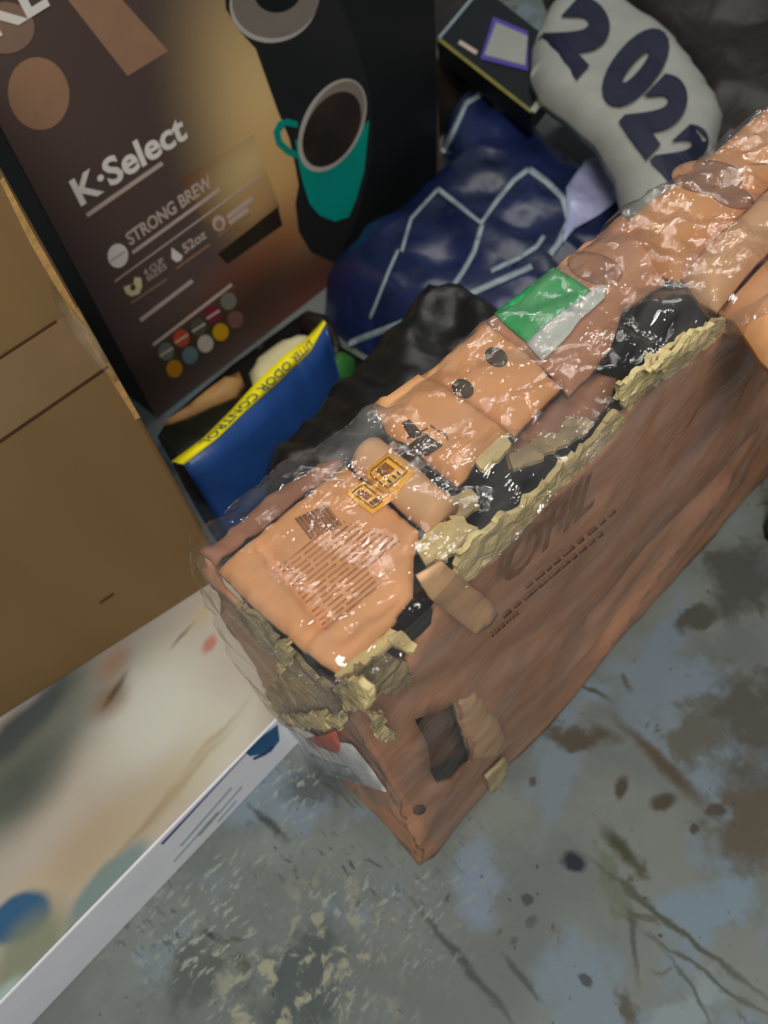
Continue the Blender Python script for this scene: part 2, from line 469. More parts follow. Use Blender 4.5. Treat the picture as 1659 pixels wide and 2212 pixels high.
# ------------------------------------------------------------------ floor
def floor_material():
    m = bpy.data.materials.new('floor_paint'); m.use_nodes = True
    nt = m.node_tree; N = nt.nodes; L = nt.links; b = N['Principled BSDF']
    tc = N.new('ShaderNodeTexCoord'); vec = tc.outputs['Object']

    def nz(scale, detail=4, rough=0.55, dist=0.0, st=None, rot=0):
        v = vec
        if st:
            mp = N.new('ShaderNodeMapping'); mp.inputs['Scale'].default_value = st; mp.inputs['Rotation'].default_value = (0, 0, rot)
            L.new(vec, mp.inputs[0]); v = mp.outputs[0]
        n = N.new('ShaderNodeTexNoise'); n.inputs['Scale'].default_value = scale; n.inputs['Detail'].default_value = detail
        n.inputs['Roughness'].default_value = rough; n.inputs['Distortion'].default_value = dist
        L.new(v, n.inputs['Vector']); return n.outputs[0]

    def rng(v, a, c, t0=0.0, t1=1.0):
        r = N.new('ShaderNodeMapRange'); r.interpolation_type = 'SMOOTHSTEP'
        r.inputs['From Min'].default_value = a; r.inputs['From Max'].default_value = c
        r.inputs['To Min'].default_value = t0; r.inputs['To Max'].default_value = t1
        L.new(v, r.inputs['Value']); return r.outputs[0]

    def mix(f, a, col):
        x = N.new('ShaderNodeMix'); x.data_type = 'RGBA'; L.new(f, x.inputs['Factor'])
        if isinstance(a, tuple):
            x.inputs[6].default_value = lin(a) + (1,)
        else:
            L.new(a, x.inputs[6])
        x.inputs[7].default_value = lin(col) + (1,); return x.outputs[2]

    def mul(a, c):
        x = N.new('ShaderNodeMath'); x.operation = 'MULTIPLY'; L.new(a, x.inputs[0]); L.new(c, x.inputs[1]); return x.outputs[0]

    def spot(px, r, ang, soft=0.35, wob=0.03):
        c = onz(px, 0)
        n = N.new('ShaderNodeTexNoise'); n.inputs['Scale'].default_value = 26 if wob > 0.02 else 55; n.inputs['Detail'].default_value = 6; n.inputs['Roughness'].default_value = 0.65; L.new(vec, n.inputs['Vector'])
        sb = N.new('ShaderNodeVectorMath'); sb.operation = 'SUBTRACT'; sb.inputs[1].default_value = (0.5, 0.5, 0.5); L.new(n.outputs['Color'], sb.inputs[0])
        sc = N.new('ShaderNodeVectorMath'); sc.operation = 'SCALE'; sc.inputs['Scale'].default_value = wob; L.new(sb.outputs[0], sc.inputs[0])
        ad = N.new('ShaderNodeVectorMath'); L.new(vec, ad.inputs[0]); L.new(sc.outputs[0], ad.inputs[1])
        mp = N.new('ShaderNodeMapping'); mp.vector_type = 'TEXTURE'
        mp.inputs['Location'].default_value = (c.x, c.y, 0); mp.inputs['Rotation'].default_value = (0, 0, ang)
        mp.inputs['Scale'].default_value = (r[0], r[1], 1); L.new(ad.outputs[0], mp.inputs[0])
        ln = N.new('ShaderNodeVectorMath'); ln.operation = 'LENGTH'; L.new(mp.outputs[0], ln.inputs[0])
        return rng(ln.outputs['Value'], 1 - soft, 1 + soft, 1, 0)

    cur = mix(rng(nz(7, 5), 0.40, 0.62), (112, 120, 118), (128, 136, 132))
    cur = mix(rng(nz(4.5, 6, 0.6, 0.4), 0.50, 0.58), cur, (126, 142, 154))          # bluish paint
    cur = mix(rng(nz(16, 6, 0.65, 0.5), 0.60, 0.66), cur, (96, 96, 84))             # worn patches
    cur = mix(rng(nz(9, 6, 0.6, 0.8), 0.62, 0.70), cur, (108, 120, 104))
    for px, r, a, col, wb in [((1030, 1900), (0.040, 0.022), 0.6, (128, 144, 160), 0.04), ((1250, 2110), (0.040, 0.030), 0.9, (124, 142, 154), 0.04), ((1540, 1960), (0.045, 0.020), -0.5, (126, 146, 160), 0.04), ((1420, 1420), (0.075, 0.020), 0.2, (122, 138, 150), 0.04),
                          ((1200, 1640), (0.06, 0.02), 0.4, (124, 138, 148), 0.04), ((1480, 2180), (0.04, 0.012), -0.3, (138, 154, 158), 0.04),
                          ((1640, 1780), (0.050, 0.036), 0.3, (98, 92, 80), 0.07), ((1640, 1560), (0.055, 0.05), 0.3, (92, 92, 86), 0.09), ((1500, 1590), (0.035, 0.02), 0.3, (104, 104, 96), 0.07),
                          ((1250, 1590), (0.032, 0.012), -0.9, (88, 82, 72), 0.03), ((1500, 1330), (0.03, 0.012), -0.5, (84, 86, 80), 0.04), ((1610, 1250), (0.05, 0.035), 0.2, (86, 90, 86), 0.06),  # last dark patch: shade near the carton's far end, painted into the floor
                          ((1340, 1697), (0.012, 0.006), 0.3, (84, 76, 66), 0.012), ((1435, 1735), (0.014, 0.008), -0.5, (82, 76, 66), 0.012), ((1545, 1755), (0.009, 0.006), -0.5, (84, 80, 72), 0.012),
                          ((1240, 1860), (0.008, 0.012), 0.5, (38, 48, 60), 0.008), ((1138, 1940), (0.0045, 0.005), 0, (74, 80, 82), 0.008), ((1148, 1990), (0.006, 0.005), 0, (92, 96, 94), 0.008), ((968, 1940), (0.005, 0.003), 0, (76, 84, 86), 0.008),
                          ((1268, 2120), (0.004, 0.005), 0, (74, 84, 90), 0.008), ((1110, 2030), (0.005, 0.003), 0, (92, 98, 96), 0.008), ((1150, 1690), (0.005, 0.004), 0, (88, 84, 78), 0.008), ((1500, 1790), (0.005, 0.004), 0, (84, 80, 72), 0.008),
                          ((640, 2120), (0.05, 0.03), 0.2, (84, 94, 94), 0.06), ((700, 1700), (0.04, 0.02), -0.7, (92, 100, 102), 0.05), ((420, 2110), (0.03, 0.02), 0.2, (92, 98, 96), 0.05), ((1350, 2170), (0.016, 0.008), 0.8, (92, 92, 82), 0.03)]:
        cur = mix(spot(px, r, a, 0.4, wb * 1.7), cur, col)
    # dragged marks, each from one floor point to another
    for p, q, wd, col in [((1290, 1870), (1640, 2150), 0.0030, (84, 90, 80)), ((1390, 2010), (1659, 2200), 0.0020, (92, 98, 90)), ((1360, 1950), (1370, 2100), 0.0030, (88, 94, 88)),
                          ((900, 1960), (1110, 2212), 0.0035, (78, 86, 82)), ((1090, 2070), (1170, 2150), 0.0030, (82, 88, 84)), ((1440, 2060), (1540, 2212), 0.0018, (96, 102, 94)),
                          ((540, 1740), (620, 1810), 0.0035, (74, 82, 82)), ((440, 2010), (480, 2030), 0.0030, (64, 72, 72)), ((1250, 1470), (1310, 1510), 0.0030, (84, 84, 76)),
                          ((1340, 1560), (1520, 1740), 0.0070, (92, 84, 72)), ((1310, 1790), (1380, 1880), 0.0070, (74, 76, 60))]:
        a, b_ = onz(p, 0), onz(q, 0)
        ang = math.atan2(b_.y - a.y, b_.x - a.x)
        cur = mix(spot(((p[0] + q[0]) / 2, (p[1] + q[1]) / 2), ((b_ - a).length / 2, wd), ang, 0.7, 0.022), cur, col)
    # pale scuffed flecks where the paint is scratched
    zone = spot((640, 1960), (0.24, 0.16), 0.6, 0.5, 0.08)
    f1 = mul(mul(rng(nz(70, 3, 0.6, 0, (1, 2.6, 1), 0.75), 0.54, 0.64), rng(nz(10, 4), 0.42, 0.58)), zone)
    cur = mix(f1, cur, (156, 164, 154))
    f2 = mul(mul(rng(nz(60, 3, 0.6, 0, (2.6, 1, 1), 0.75), 0.56, 0.66), rng(nz(8, 4), 0.45, 0.60)), zone)
    cur = mix(f2, cur, (70, 80, 80))
    zone2 = spot((640, 2170), (0.10, 0.07), 0.2, 0.5, 0.08)
    f3 = mul(rng(nz(46, 4, 0.6, 0.3), 0.52, 0.62), zone2)
    cur = mix(f3, cur, (160, 160, 140))
    sp_ = rng(nz(120, 2, 0.5), 0.70, 0.76)
    cur = mix(sp_, cur, (70, 74, 74))
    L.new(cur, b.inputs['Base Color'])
    b.inputs['Roughness'].default_value = 0.55
    b.inputs['Specular IOR Level'].default_value = 0.25
    bp = N.new('ShaderNodeBump'); bp.inputs['Strength'].default_value = 0.15; bp.inputs['Distance'].default_value = 0.003
    L.new(nz(60, 5), bp.inputs['Height']); L.new(bp.outputs[0], b.inputs['Normal'])
    return m


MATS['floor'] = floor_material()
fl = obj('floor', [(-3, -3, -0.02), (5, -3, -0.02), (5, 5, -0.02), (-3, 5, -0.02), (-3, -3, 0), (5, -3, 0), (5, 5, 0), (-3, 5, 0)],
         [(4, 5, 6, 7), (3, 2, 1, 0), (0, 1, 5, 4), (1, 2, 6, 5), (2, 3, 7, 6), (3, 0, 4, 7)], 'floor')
fl['kind'] = 'structure'
fl['label'] = 'worn grey painted concrete warehouse floor with stains'

# ------------------------------------------------------------------ damaged carton
YAW = -0.040
U = Vector((math.cos(YAW), math.sin(YAW), 0)); V = Vector((-math.sin(YAW), math.cos(YAW), 0))
O = Vector((0.065, 0.131, 0)); HT = 0.48; WD = 0.105; LN = 0.64
dc = root('damaged_carton', O + U * LN / 2 + V * WD / 2, 'torn orange-brown cardboard carton wrapped in clear plastic film, bursting open at its top', 'box')


def top_px(pts, z=HT):
    return [((onz(p, z) - O).dot(U), (onz(p, z) - O).dot(V)) for p in pts]


def side_px(pts, v=0.0):
    out = []
    for p in pts:
        q = onpl(p, O + V * v, V); out.append(((q - O).dot(U), q.z))
    return out


def end_px(pts, u=0.0):
    out = []
    for p in pts:
        q = onpl(p, O + U * u, U); out.append((-(q - O).dot(V), q.z))
    return out


def TF(z=HT): return (O + ZW * z, U, V, ZW)
def SF(v=0.0): return (O + V * v, U, ZW, -V)
def EF(u=0.0): return (O + U * u, -V, ZW, -U)


# long side panel, torn along its upper edge, with a ripped hand hole
side_out = side_px([(752, 1508), (800, 1500), (850, 1480), (890, 1420), (915, 1350), (960, 1290), (1010, 1225), (1080, 1145), (1190, 1075), (1290, 975), (1350, 895), (1450, 800), (1560, 735), (1659, 640), (1760, 560)])
side_out = [p for p in side_out if p[0] < LN] + [(LN, 0.445), (LN, 0.002), (0.3, 0.002), (0.012, 0.002), (0.0, 0.02), (0.0, 0.2)]
hole = side_px([(902, 1560), (985, 1515), (1020, 1650), (940, 1690)])
sc = lambda a, b, d, w_: (side_px([a])[0], side_px([b])[0], d, w_)
side = sheet('side_panel', side_out, SF(), 'kraft_side', dc, 0.004, 0.011, None, 0.006, 9, jamp=0.0012, holes=[hole],
             creases=[sc((1290, 1400), (1560, 1040), -0.010, 0.012), sc((1290, 1330), (1620, 960), 0.008, 0.012), sc((800, 1560), (1290, 1330), 0.004, 0.012), sc((880, 1830), (1100, 1450), -0.004, 0.02)], seed=1)
obj('side_panel', [O + V * WD + U * a + ZW * z + V * d for d in (0, -0.004) for a, z in ((0, 0.002), (LN, 0.002), (LN, 0.44), (0, 0.44))],
    [(0, 1, 2, 3), (7, 6, 5, 4), (0, 4, 5, 1), (1, 5, 6, 2), (2, 6, 7, 3), (3, 7, 4, 0)], 'kraft_side', dc)
obj('end_panel', [O + U * LN + V * a + ZW * z + U * d for d in (0, -0.004) for a, z in ((0, 0.002), (WD, 0.002), (WD, 0.46), (0, 0.44))],
    [(0, 1, 2, 3), (7, 6, 5, 4), (0, 4, 5, 1), (1, 5, 6, 2), (2, 6, 7, 3), (3, 7, 4, 0)], 'kraft_side', dc)
# dark hole lining behind the hand hole
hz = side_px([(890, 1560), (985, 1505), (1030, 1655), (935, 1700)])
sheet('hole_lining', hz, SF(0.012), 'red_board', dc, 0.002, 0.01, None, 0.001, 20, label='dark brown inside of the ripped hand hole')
sheet('torn_flap', side_px([(992, 1520), (1040, 1500), (1085, 1560), (1100, 1590), (1078, 1640), (1030, 1650), (1015, 1610)], -0.004), SF(-0.004), 'kraft_pale', dc, 0.004, 0.006, None, 0.002, 30, puff=0.005, pw=0.008, jamp=0.0006, seed=3)
sheet('torn_flap', side_px([(1052, 1680), (1090, 1640), (1100, 1650), (1085, 1700), (1060, 1712)], -0.003), SF(-0.003), 'torn_paper', dc, 0.003, 0.006, None, 0.001, 30, jamp=0.0008, seed=4)
# near end panel, buckled
end_out = end_px([(436, 1200), (480, 1265), (520, 1310), (560, 1345), (600, 1400), (650, 1455), (735, 1500), (752, 1508)]) 
end_l = end_px([(760, 1785), (715, 1730), (652, 1645), (605, 1565), (548, 1455), (480, 1335)])
end_out = end_out + [(0.0, 0.2), (0.0, 0.02), (-0.012, 0.002)] + [(p[0], max(p[1], 0.003)) for p in end_l]
endp = sheet('end_panel', end_out, EF(), 'kraft_side', dc, 0.004, 0.010, None, 0.008, 12, jamp=0.0012,
             creases=[(end_px([(640, 1730)])[0], end_px([(960, 1620)])[0], 0.008, 0.012), (end_px([(560, 1500)])[0], end_px([(800, 1520)])[0], 0.006, 0.01)], seed=5)
# added black block, so the unlit inside looks dark through the tears
dark_fill = [(0.010, 0.012), (LN - 0.01, 0.012), (LN - 0.01, WD - 0.008), (0.010, WD - 0.008)]
sheet('hole_shade_block', dark_fill, TF(0.41), 'hole_shade_black', dc, 0.12, 0.014, None, 0.012, 18, label='added black block standing in for the unlit inside of the torn carton', seed=6)
# top panels
A = sheet('top_panel', top_px([(468, 1226), (530, 1168), (640, 1085), (745, 1000), (800, 1050), (905, 1150), (893, 1200), (890, 1290), (850, 1345), (790, 1400), (728, 1450), (690, 1428), (640, 1385), (560, 1320), (500, 1262)]),
          TF(0.482), 'kraft', dc, 0.004, 0.0032, 0.003, 0.0034, 45, 0.004, 0.006, 0.0003,
          creases=[(top_px([(565, 1180)])[0], top_px([(690, 1335)])[0], 0.0060, 0.0028), (top_px([(600, 1420)])[0], top_px([(870, 1195)])[0], 0.0030, 0.0035),
                   (top_px([(690, 1335)])[0], top_px([(640, 1400)])[0], 0.004, 0.0026), (top_px([(680, 1390)])[0], top_px([(745, 1440)])[0], 0.002, 0.003), (top_px([(740, 1380)])[0], top_px([(880, 1260)])[0], 0.0034, 0.004)], seed=7)
C = sheet('top_panel', top_px([(806, 872), (850, 840), (905, 808), (960, 835), (1060, 903), (1095, 935), (1060, 962), (1035, 985), (1008, 1030), (988, 1045), (940, 1010), (900, 972), (868, 952), (836, 935)]),
          TF(0.486), 'kraft', dc, 0.004, 0.004, None, 0.0022, 40, 0.006, 0.008, 0.0003, creases=[(top_px([(850, 905)])[0], top_px([(870, 880)])[0], 0.002, 0.002)], seed=8)
D = sheet('top_panel', top_px([(907, 803), (960, 765), (1050, 688), (1078, 715), (1140, 757), (1185, 800), (1212, 830), (1160, 880), (1112, 930), (1065, 899), (965, 830)]),
          TF(0.481), 'kraft', dc, 0.004, 0.004, None, 0.0030, 45, 0.004, 0.006, 0.0003, creases=[(top_px([(965, 825)])[0], top_px([(1080, 738)])[0], 0.003, 0.0018), (top_px([(1020, 880)])[0], top_px([(1180, 800)])[0], 0.003, 0.004)], seed=9)
E_ = sheet('top_panel', top_px([(1052, 684), (1150, 606), (1260, 518), (1345, 455), (1425, 530), (1440, 600), (1350, 655), (1320, 740), (1270, 800), (1232, 838), (1215, 824), (1142, 753), (1080, 710)]),
           TF(0.480), 'kraft_side', dc, 0.004, 0.005, None, 0.005, 30, 0.004, 0.010, 0.0004, seed=10)
G = sheet('top_panel', top_px([(1118, 935), (1165, 888), (1215, 840), (1290, 795), (1335, 800), (1325, 850), (1270, 905), (1200, 955), (1130, 1000), (1100, 1005), (1090, 970)], 0.47),
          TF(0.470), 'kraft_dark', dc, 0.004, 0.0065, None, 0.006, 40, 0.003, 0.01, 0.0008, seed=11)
# crevice shade as a dark strip along the far edge between film and board
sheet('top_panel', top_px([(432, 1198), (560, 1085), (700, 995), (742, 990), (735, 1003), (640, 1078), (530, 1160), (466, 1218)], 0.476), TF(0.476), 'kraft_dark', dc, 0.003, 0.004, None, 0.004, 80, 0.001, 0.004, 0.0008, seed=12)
# rolled cardboard tube
def cyl(p0, p1, r, seg=28, rings=14, wob=0.0008):
    ax_ = (p1 - p0).normalized(); s = ax_.cross(ZW).normalized(); t = s.cross(ax_)
    vs, fs = [], []
    for i in range(rings + 1):
        c = p0.lerp(p1, i / rings)
        for k in range(seg):
            a = 2 * math.pi * k / seg
            d = s * math.cos(a) + t * math.sin(a)
            vs.append(c + d * (r + wob * noise.noise((c + d * r) * 90)))
    for i in range(rings):
        for k in range(seg):
            fs.append((i * seg + k, i * seg + (k + 1) % seg, (i + 1) * seg + (k + 1) % seg, (i + 1) * seg + k))
    fs.append(tuple(range(seg))[::-1]); fs.append(tuple(range(rings * seg, rings * seg + seg)))
    return vs, fs


ZR = 0.4795
vs, fs = cyl(onz((793, 982), ZR), onz((955, 1120), ZR), 0.0112)
roll = obj('rolled_flap', vs, fs, 'kraft_pale', dc, True, 'rolled-over cardboard fold across the carton top')
# bulging far flap in three rounded folds
ZF = 0.492
v1 = top_px([(1659, 375)], ZF)[0][1]; v2 = top_px([(1659, 510)], ZF)[0][1]
F1 = sheet('bulging_flap', top_px([(1335, 458), (1420, 395), (1500, 332), (1650, 215)], ZF) + [(LN, WD + 0.002), (LN, v1 + 0.001)] + top_px([(1659, 376), (1610, 425), (1545, 480), (1478, 566), (1435, 552), (1408, 528), (1380, 480)], ZF), TF(ZF), 'kraft', dc, 0.004, 0.007, 0.005, 0.0016, 20, 0.014, 0.018, 0.0003, seed=13)
F2 = sheet('bulging_flap', top_px([(1482, 566), (1545, 487), (1610, 432), (1659, 385)], ZF) + [(LN, v1 - 0.001), (LN, v2 + 0.001)] + top_px([(1659, 520), (1640, 540), (1562, 632), (1520, 612)], ZF), TF(ZF), 'kraft_pale', dc, 0.004, 0.007, 0.005, 0.0012, 20, 0.012, 0.014, 0.0003, seed=14)
F3 = sheet('bulging_flap', top_px([(1566, 634), (1640, 548), (1662, 525)], 0.485) + [(LN, v2 - 0.003), (LN, -0.018)] + top_px([(1790, 800), (1740, 790), (1700, 770), (1659, 735), (1630, 692), (1602, 650)], 0.485), TF(0.485), 'kraft', dc, 0.004, 0.007, 0.005, 0.0016, 20, 0.014, 0.018, 0.0003, seed=15)
# torn board edges
def torn(pts, fr, pxf, m, seed, thick=0.003, amp=0.004, ja=0.0016):
    random.seed(seed)
    return sheet('torn_edge', pxf(pts), fr, m, dc, thick, 0.0042, 0.0028, amp * 0.55, 110, jamp=ja * 1.25, seed=seed, smooth=False)


s4 = lambda P: side_px(P, -0.005)
torn([(985, 1245), (1005, 1185), (1075, 1130), (1150, 1078), (1200, 1020), (1290, 948), (1335, 885), (1348, 920), (1300, 972), (1212, 1052), (1182, 1088), (1112, 1162), (1062, 1205), (1012, 1262)], SF(-0.005), s4, 'torn_paper', 21)
torn([(1345, 870), (1335, 838), (1400, 788), (1480, 728), (1560, 690), (1568, 715), (1482, 790), (1420, 832), (1352, 892)], SF(-0.005), s4, 'torn_paper', 22)
torn([(1395, 812), (1500, 722), (1545, 700), (1535, 728), (1440, 800)], SF(-0.010), lambda P: side_px(P, -0.010), 'torn_paper', 23)
t4 = lambda P: top_px(P, 0.478)
torn([(898, 1185), (925, 1150), (975, 1120), (1010, 1118), (1032, 1152), (1000, 1180), (960, 1212), (925, 1215)], TF(0.478), t4, 'torn_paper', 24)
torn([(925, 1105), (960, 1075), (1015, 1060), (1040, 1085), (1000, 1110), (950, 1130)], TF(0.474), lambda P: top_px(P, 0.474), 'torn_grey', 25)
torn([(1028, 965), (1062, 940), (1095, 938), (1092, 985), (1055, 1012), (1030, 1000)], TF(0.480), lambda P: top_px(P, 0.48), 'torn_paper', 26)
torn([(1100, 985), (1180, 930), (1240, 900), (1280, 910), (1240, 950), (1170, 985), (1110, 1010)], TF(0.472), lambda P: top_px(P, 0.472), 'torn_grey', 27)
torn([(722, 1448), (790, 1385), (835, 1352), (870, 1362), (830, 1400), (775, 1440), (738, 1466)], TF(0.478), t4, 'torn_paper', 28)
torn([(835, 1375), (865, 1362), (902, 1390), (890, 1412), (860, 1400)], TF(0.481), lambda P: top_px(P, 0.481), 'torn_paper', 29, ja=0.0006)
torn([(770, 1440), (830, 1420), (880, 1435), (890, 1480), (840, 1500), (790, 1500), (760, 1470)], SF(-0.002), lambda P: side_px(P, -0.002), 'torn_grey', 30)
torn([(735, 1480), (775, 1465), (800, 1500), (790, 1530), (745, 1535)], EF(-0.006), lambda P: end_px(P, -0.006), 'torn_paper', 31)
torn([(590, 1455), (640, 1470), (700, 1480), (745, 1500), (735, 1545), (670, 1562), (600, 1555), (575, 1500)], EF(-0.005), lambda P: end_px(P, -0.005), 'torn_grey', 32)
torn([(505, 1300), (545, 1325), (600, 1390), (655, 1440), (700, 1480), (670, 1492), (620, 1460), (580, 1410), (530, 1360)], EF(-0.004), lambda P: end_px(P, -0.004), 'torn_grey', 33)
torn([(592, 1395), (615, 1385), (625, 1430), (600, 1450)], EF(-0.010), lambda P: end_px(P, -0.010), 'torn_paper', 34)
torn([(798, 1548), (825, 1540), (838, 1570), (858, 1598), (838, 1610), (815, 1590)], SF(-0.006), lambda P: side_px(P, -0.006), 'torn_paper', 35, ja=0.0008)
torn([(600, 1552), (680, 1545), (740, 1552), (730, 1575), (650, 1572)], EF(-0.012), lambda P: end_px(P, -0.012), 'torn_paper', 36)
# black sheet on the side below the kraft tape, painting a recess's shade
sheet('recess_shade', side_px([(865, 1345), (900, 1300), (935, 1318), (930, 1350), (890, 1385)], -0.003), SF(-0.003), 'hole_shade_black', dc, 0.003, 0.006, None, 0.001, 30, jamp=0.0005)
# kraft tape tab over the edge
sheet('paper_tape', side_px([(900, 1245), (955, 1215), (1060, 1300), (1076, 1330), (1058, 1352), (1030, 1372), (935, 1300)], -0.009), SF(-0.009), 'kraft_pale', dc, 0.002, 0.006, None, 0.0015, 30, jamp=0.0003, seed=16, label='strip of plain kraft paper tape over the torn edge')

# printing on the carton
sb = bvh_of(side)
def side_text(body, p0, p1, hpx, bold=0.0, m='print_brown', v=-0.0085, nm='printed_text'):
    a = onpl(p0, O + V * v, V); b = onpl(p1, O + V * v, V)
    right = (b - a).normalized(); up = ZW - right * ZW.dot(right); up.normalize()
    q = onpl(hpx, O + V * v, V)
    return text_mesh(nm, body, a, right, up, (b - a).length, (q - a).dot(up), m, dc, bold)


side_text('OFIL', (1078, 1278), (1278, 1095), (1043, 1222), 0.02)
rr = random.Random(3)
for (p, q) in (((1135, 1268), (1335, 1096)), ((1142, 1284), (1300, 1150)), ((1085, 1332), (1225, 1212)), ((1060, 1372), (1120, 1320))):
    t = 0.0
    while t < 1:
        e = min(1, t + rr.uniform(0.05, 0.13))
        f_ = lambda u_: (p[0] + (q[0] - p[0]) * u_, p[1] + (q[1] - p[1]) * u_)
        decal('printed_line', stroke([f_(t), f_(e)], rr.uniform(6, 9)), sb, 'print_brown', dc, 0.0007, 0.0004, 12)
        t = e + rr.uniform(0.02, 0.05)
ab = bvh_of(A)
for k in range(15):
    x0, y0 = 604 + 7.0 * k, 1226 + 9.6 * k
    L0 = 165 + 8 * k if k < 11 else 150
    rr = random.Random(k)
    s = 0.0
    while s < L0:
        e = min(L0, s + rr.uniform(40, 120))
        p = (x0 + s * 0.775, y0 - s * 0.63); q = (x0 + e * 0.775, y0 - e * 0.63)
        decal('printed_line', stroke([p, q], 3.6), ab, 'print_faint', dc, 0.0004, 0.0003, 16)
        s = e + rr.uniform(5, 12)
for k in range(24):      # barcode bars
    t = k / 23
    a = (638 + (705 - 638) * t, 1120 - (1120 - 1090) * t)
    wd = 1.6 if k % 3 else 3.0
    decal('barcode_bar', stroke([a, (a[0] + 34, a[1] + 45)], wd), ab, 'print_brown', dc, 0.0004, 0.0003, 16)
cb2 = bvh_of(C)
for poly in ([(868, 915), (885, 906), (912, 935), (905, 950), (885, 945)], [(880, 965), (918, 935), (958, 962), (925, 985), (905, 985)], [(862, 952), (885, 960), (905, 985), (890, 985)]):
    decal('printed_mark', poly, cb2, 'print_dark', dc, 0.0006, 0.0004, 8)
for p, q in (((930, 920), (968, 945)), ((962, 936), (968, 952)), ((880, 948), (925, 925))):
    decal('printed_line', stroke([p, q], 3), cb2, 'print_brown', dc, 0.0006, 0.0004, 10)
db2 = bvh_of(D)
decal('dark_spot', ell((1000, 840), (25, 20), 0.5, 20), db2, 'print_dark', dc, 0.0005, 0.0004, 9)
decal('dark_spot', ell((1072, 772), (26, 20), 0.5, 20), db2, 'print_dark', dc, 0.0005, 0.0004, 9)
fb = bvh_of(F1, F2)
decal('printed_oval', ell((1528, 383), (78, 36), 0.05, 28), fb, 'oval_ink', dc, 0.0006, 0.0004, 12)
decal('printed_oval', ell((1580, 425), (48, 24), 0.35, 24), fb, 'oval_ink', dc, 0.0010, 0.0004, 12)
eb = bvh_of(E_)
decal('printed_oval', ell((1285, 580), (62, 32), 0.3, 24), eb, 'oval_ink', dc, 0.0006, 0.0004, 12)
# stickers
gs = decal('green_sticker', [(1068, 682), (1130, 634), (1196, 582), (1240, 608), (1278, 634), (1230, 668), (1180, 705), (1140, 746), (1100, 712)], eb, 'green_label', dc, 0.0020, 0.0008, 10, jamp=0.6, label='bright green square sticker')
decal('white_paper', [(1138, 748), (1182, 704), (1232, 668), (1280, 634), (1308, 622), (1306, 650), (1250, 700), (1225, 735), (1172, 786)], eb, 'white_label', dc, 0.0024, 0.0008, 10, jamp=1.2, label='crumpled white paper slip')
rb = bvh_of(roll)
y1 = decal('yellow_sticker', [(789, 1022), (838, 979), (868, 998), (898, 1022), (872, 1050), (846, 1086), (815, 1055)], rb, 'yellow_label', dc, 0.0008, 0.0006, 7, label='yellow barcode sticker')
y2 = decal('yellow_sticker', [(747, 1068), (783, 1041), (815, 1060), (846, 1084), (805, 1113), (775, 1092)], ab, 'yellow_label', dc, 0.0012, 0.0006, 7, label='yellow barcode sticker')
for bv_, par, a, b, c in ((rb, y1, (800, 1022), (838, 990), (880, 1022)), (ab, y2, (762, 1068), (784, 1052), (828, 1085))):
    v1 = (b[0] - a[0], b[1] - a[1]); v2 = (c[0] - b[0], c[1] - b[1])
    P_ = lambda s, t: (a[0] + v1[0] * s + v2[0] * t, a[1] + v1[1] * s + v2[1] * t)
    for s0, t0, s1, t1 in ((0, 0, 1, 0), (1, 0, 1, 1), (1, 1, 0, 1), (0, 1, 0, 0)):
        decal('printed_line', stroke([P_(s0, t0), P_(s1, t1)], 3.4), bv_, 'yellow_ink', par, 0.0013 if bv_ is rb else 0.0016, 0.0003, 8)
    for k in range(9):
        t = 0.12 + 0.055 * k
        decal('barcode_bar', stroke([P_(0.2, t), P_(0.8, t)], 2.4), bv_, 'yellow_ink', par, 0.0013 if bv_ is rb else 0.0016, 0.0003, 8)
    for s in (0.25, 0.5, 0.72):
        decal('printed_line', stroke([P_(s, 0.72), P_(s, 0.72 + 0.2)], 5.0), bv_, 'print_dark', par, 0.0013 if bv_ is rb else 0.0016, 0.0003, 8)
# two staples
for p, q in (((722, 1022), (748, 1018)), ((700, 1036), (748, 1036))):
    a, b = onz(p, 0.489), onz(q, 0.489)
    vs, fs = cyl(a, b, 0.0006, 8, 2, 0)
    obj('staple', vs, fs, 'staple_steel', dc, True)
# shipping label on the near end
nb = bvh_of(endp)
lab = decal('shipping_label', [(606, 1558), (650, 1566), (700, 1588), (765, 1598), (800, 1640), (842, 1702), (790, 1688), (720, 1668), (655, 1642), (622, 1600)], nb, 'blue_white_label', dc, 0.004, 0.0008, 12, jamp=1.0, fallback=(O, U), label='creased white shipping label with an orange corner')
decal('orange_patch', [(672, 1586), (705, 1578), (738, 1566), (746, 1598), (740, 1618), (700, 1604)], nb, 'orange_label', lab, 0.0055, 0.0008, 10, fallback=(O, U))
decal('grey_band', [(652, 1612), (700, 1630), (770, 1652), (795, 1668), (790, 1682), (730, 1664), (668, 1640)], nb, 'label_grey', lab, 0.0052, 0.0006, 10, fallback=(O, U))
decal('dark_spot', ell((905, 1748), (14, 10), -0.4, 14), sb, 'print_dark', dc, 0.001, 0.0005, 8)
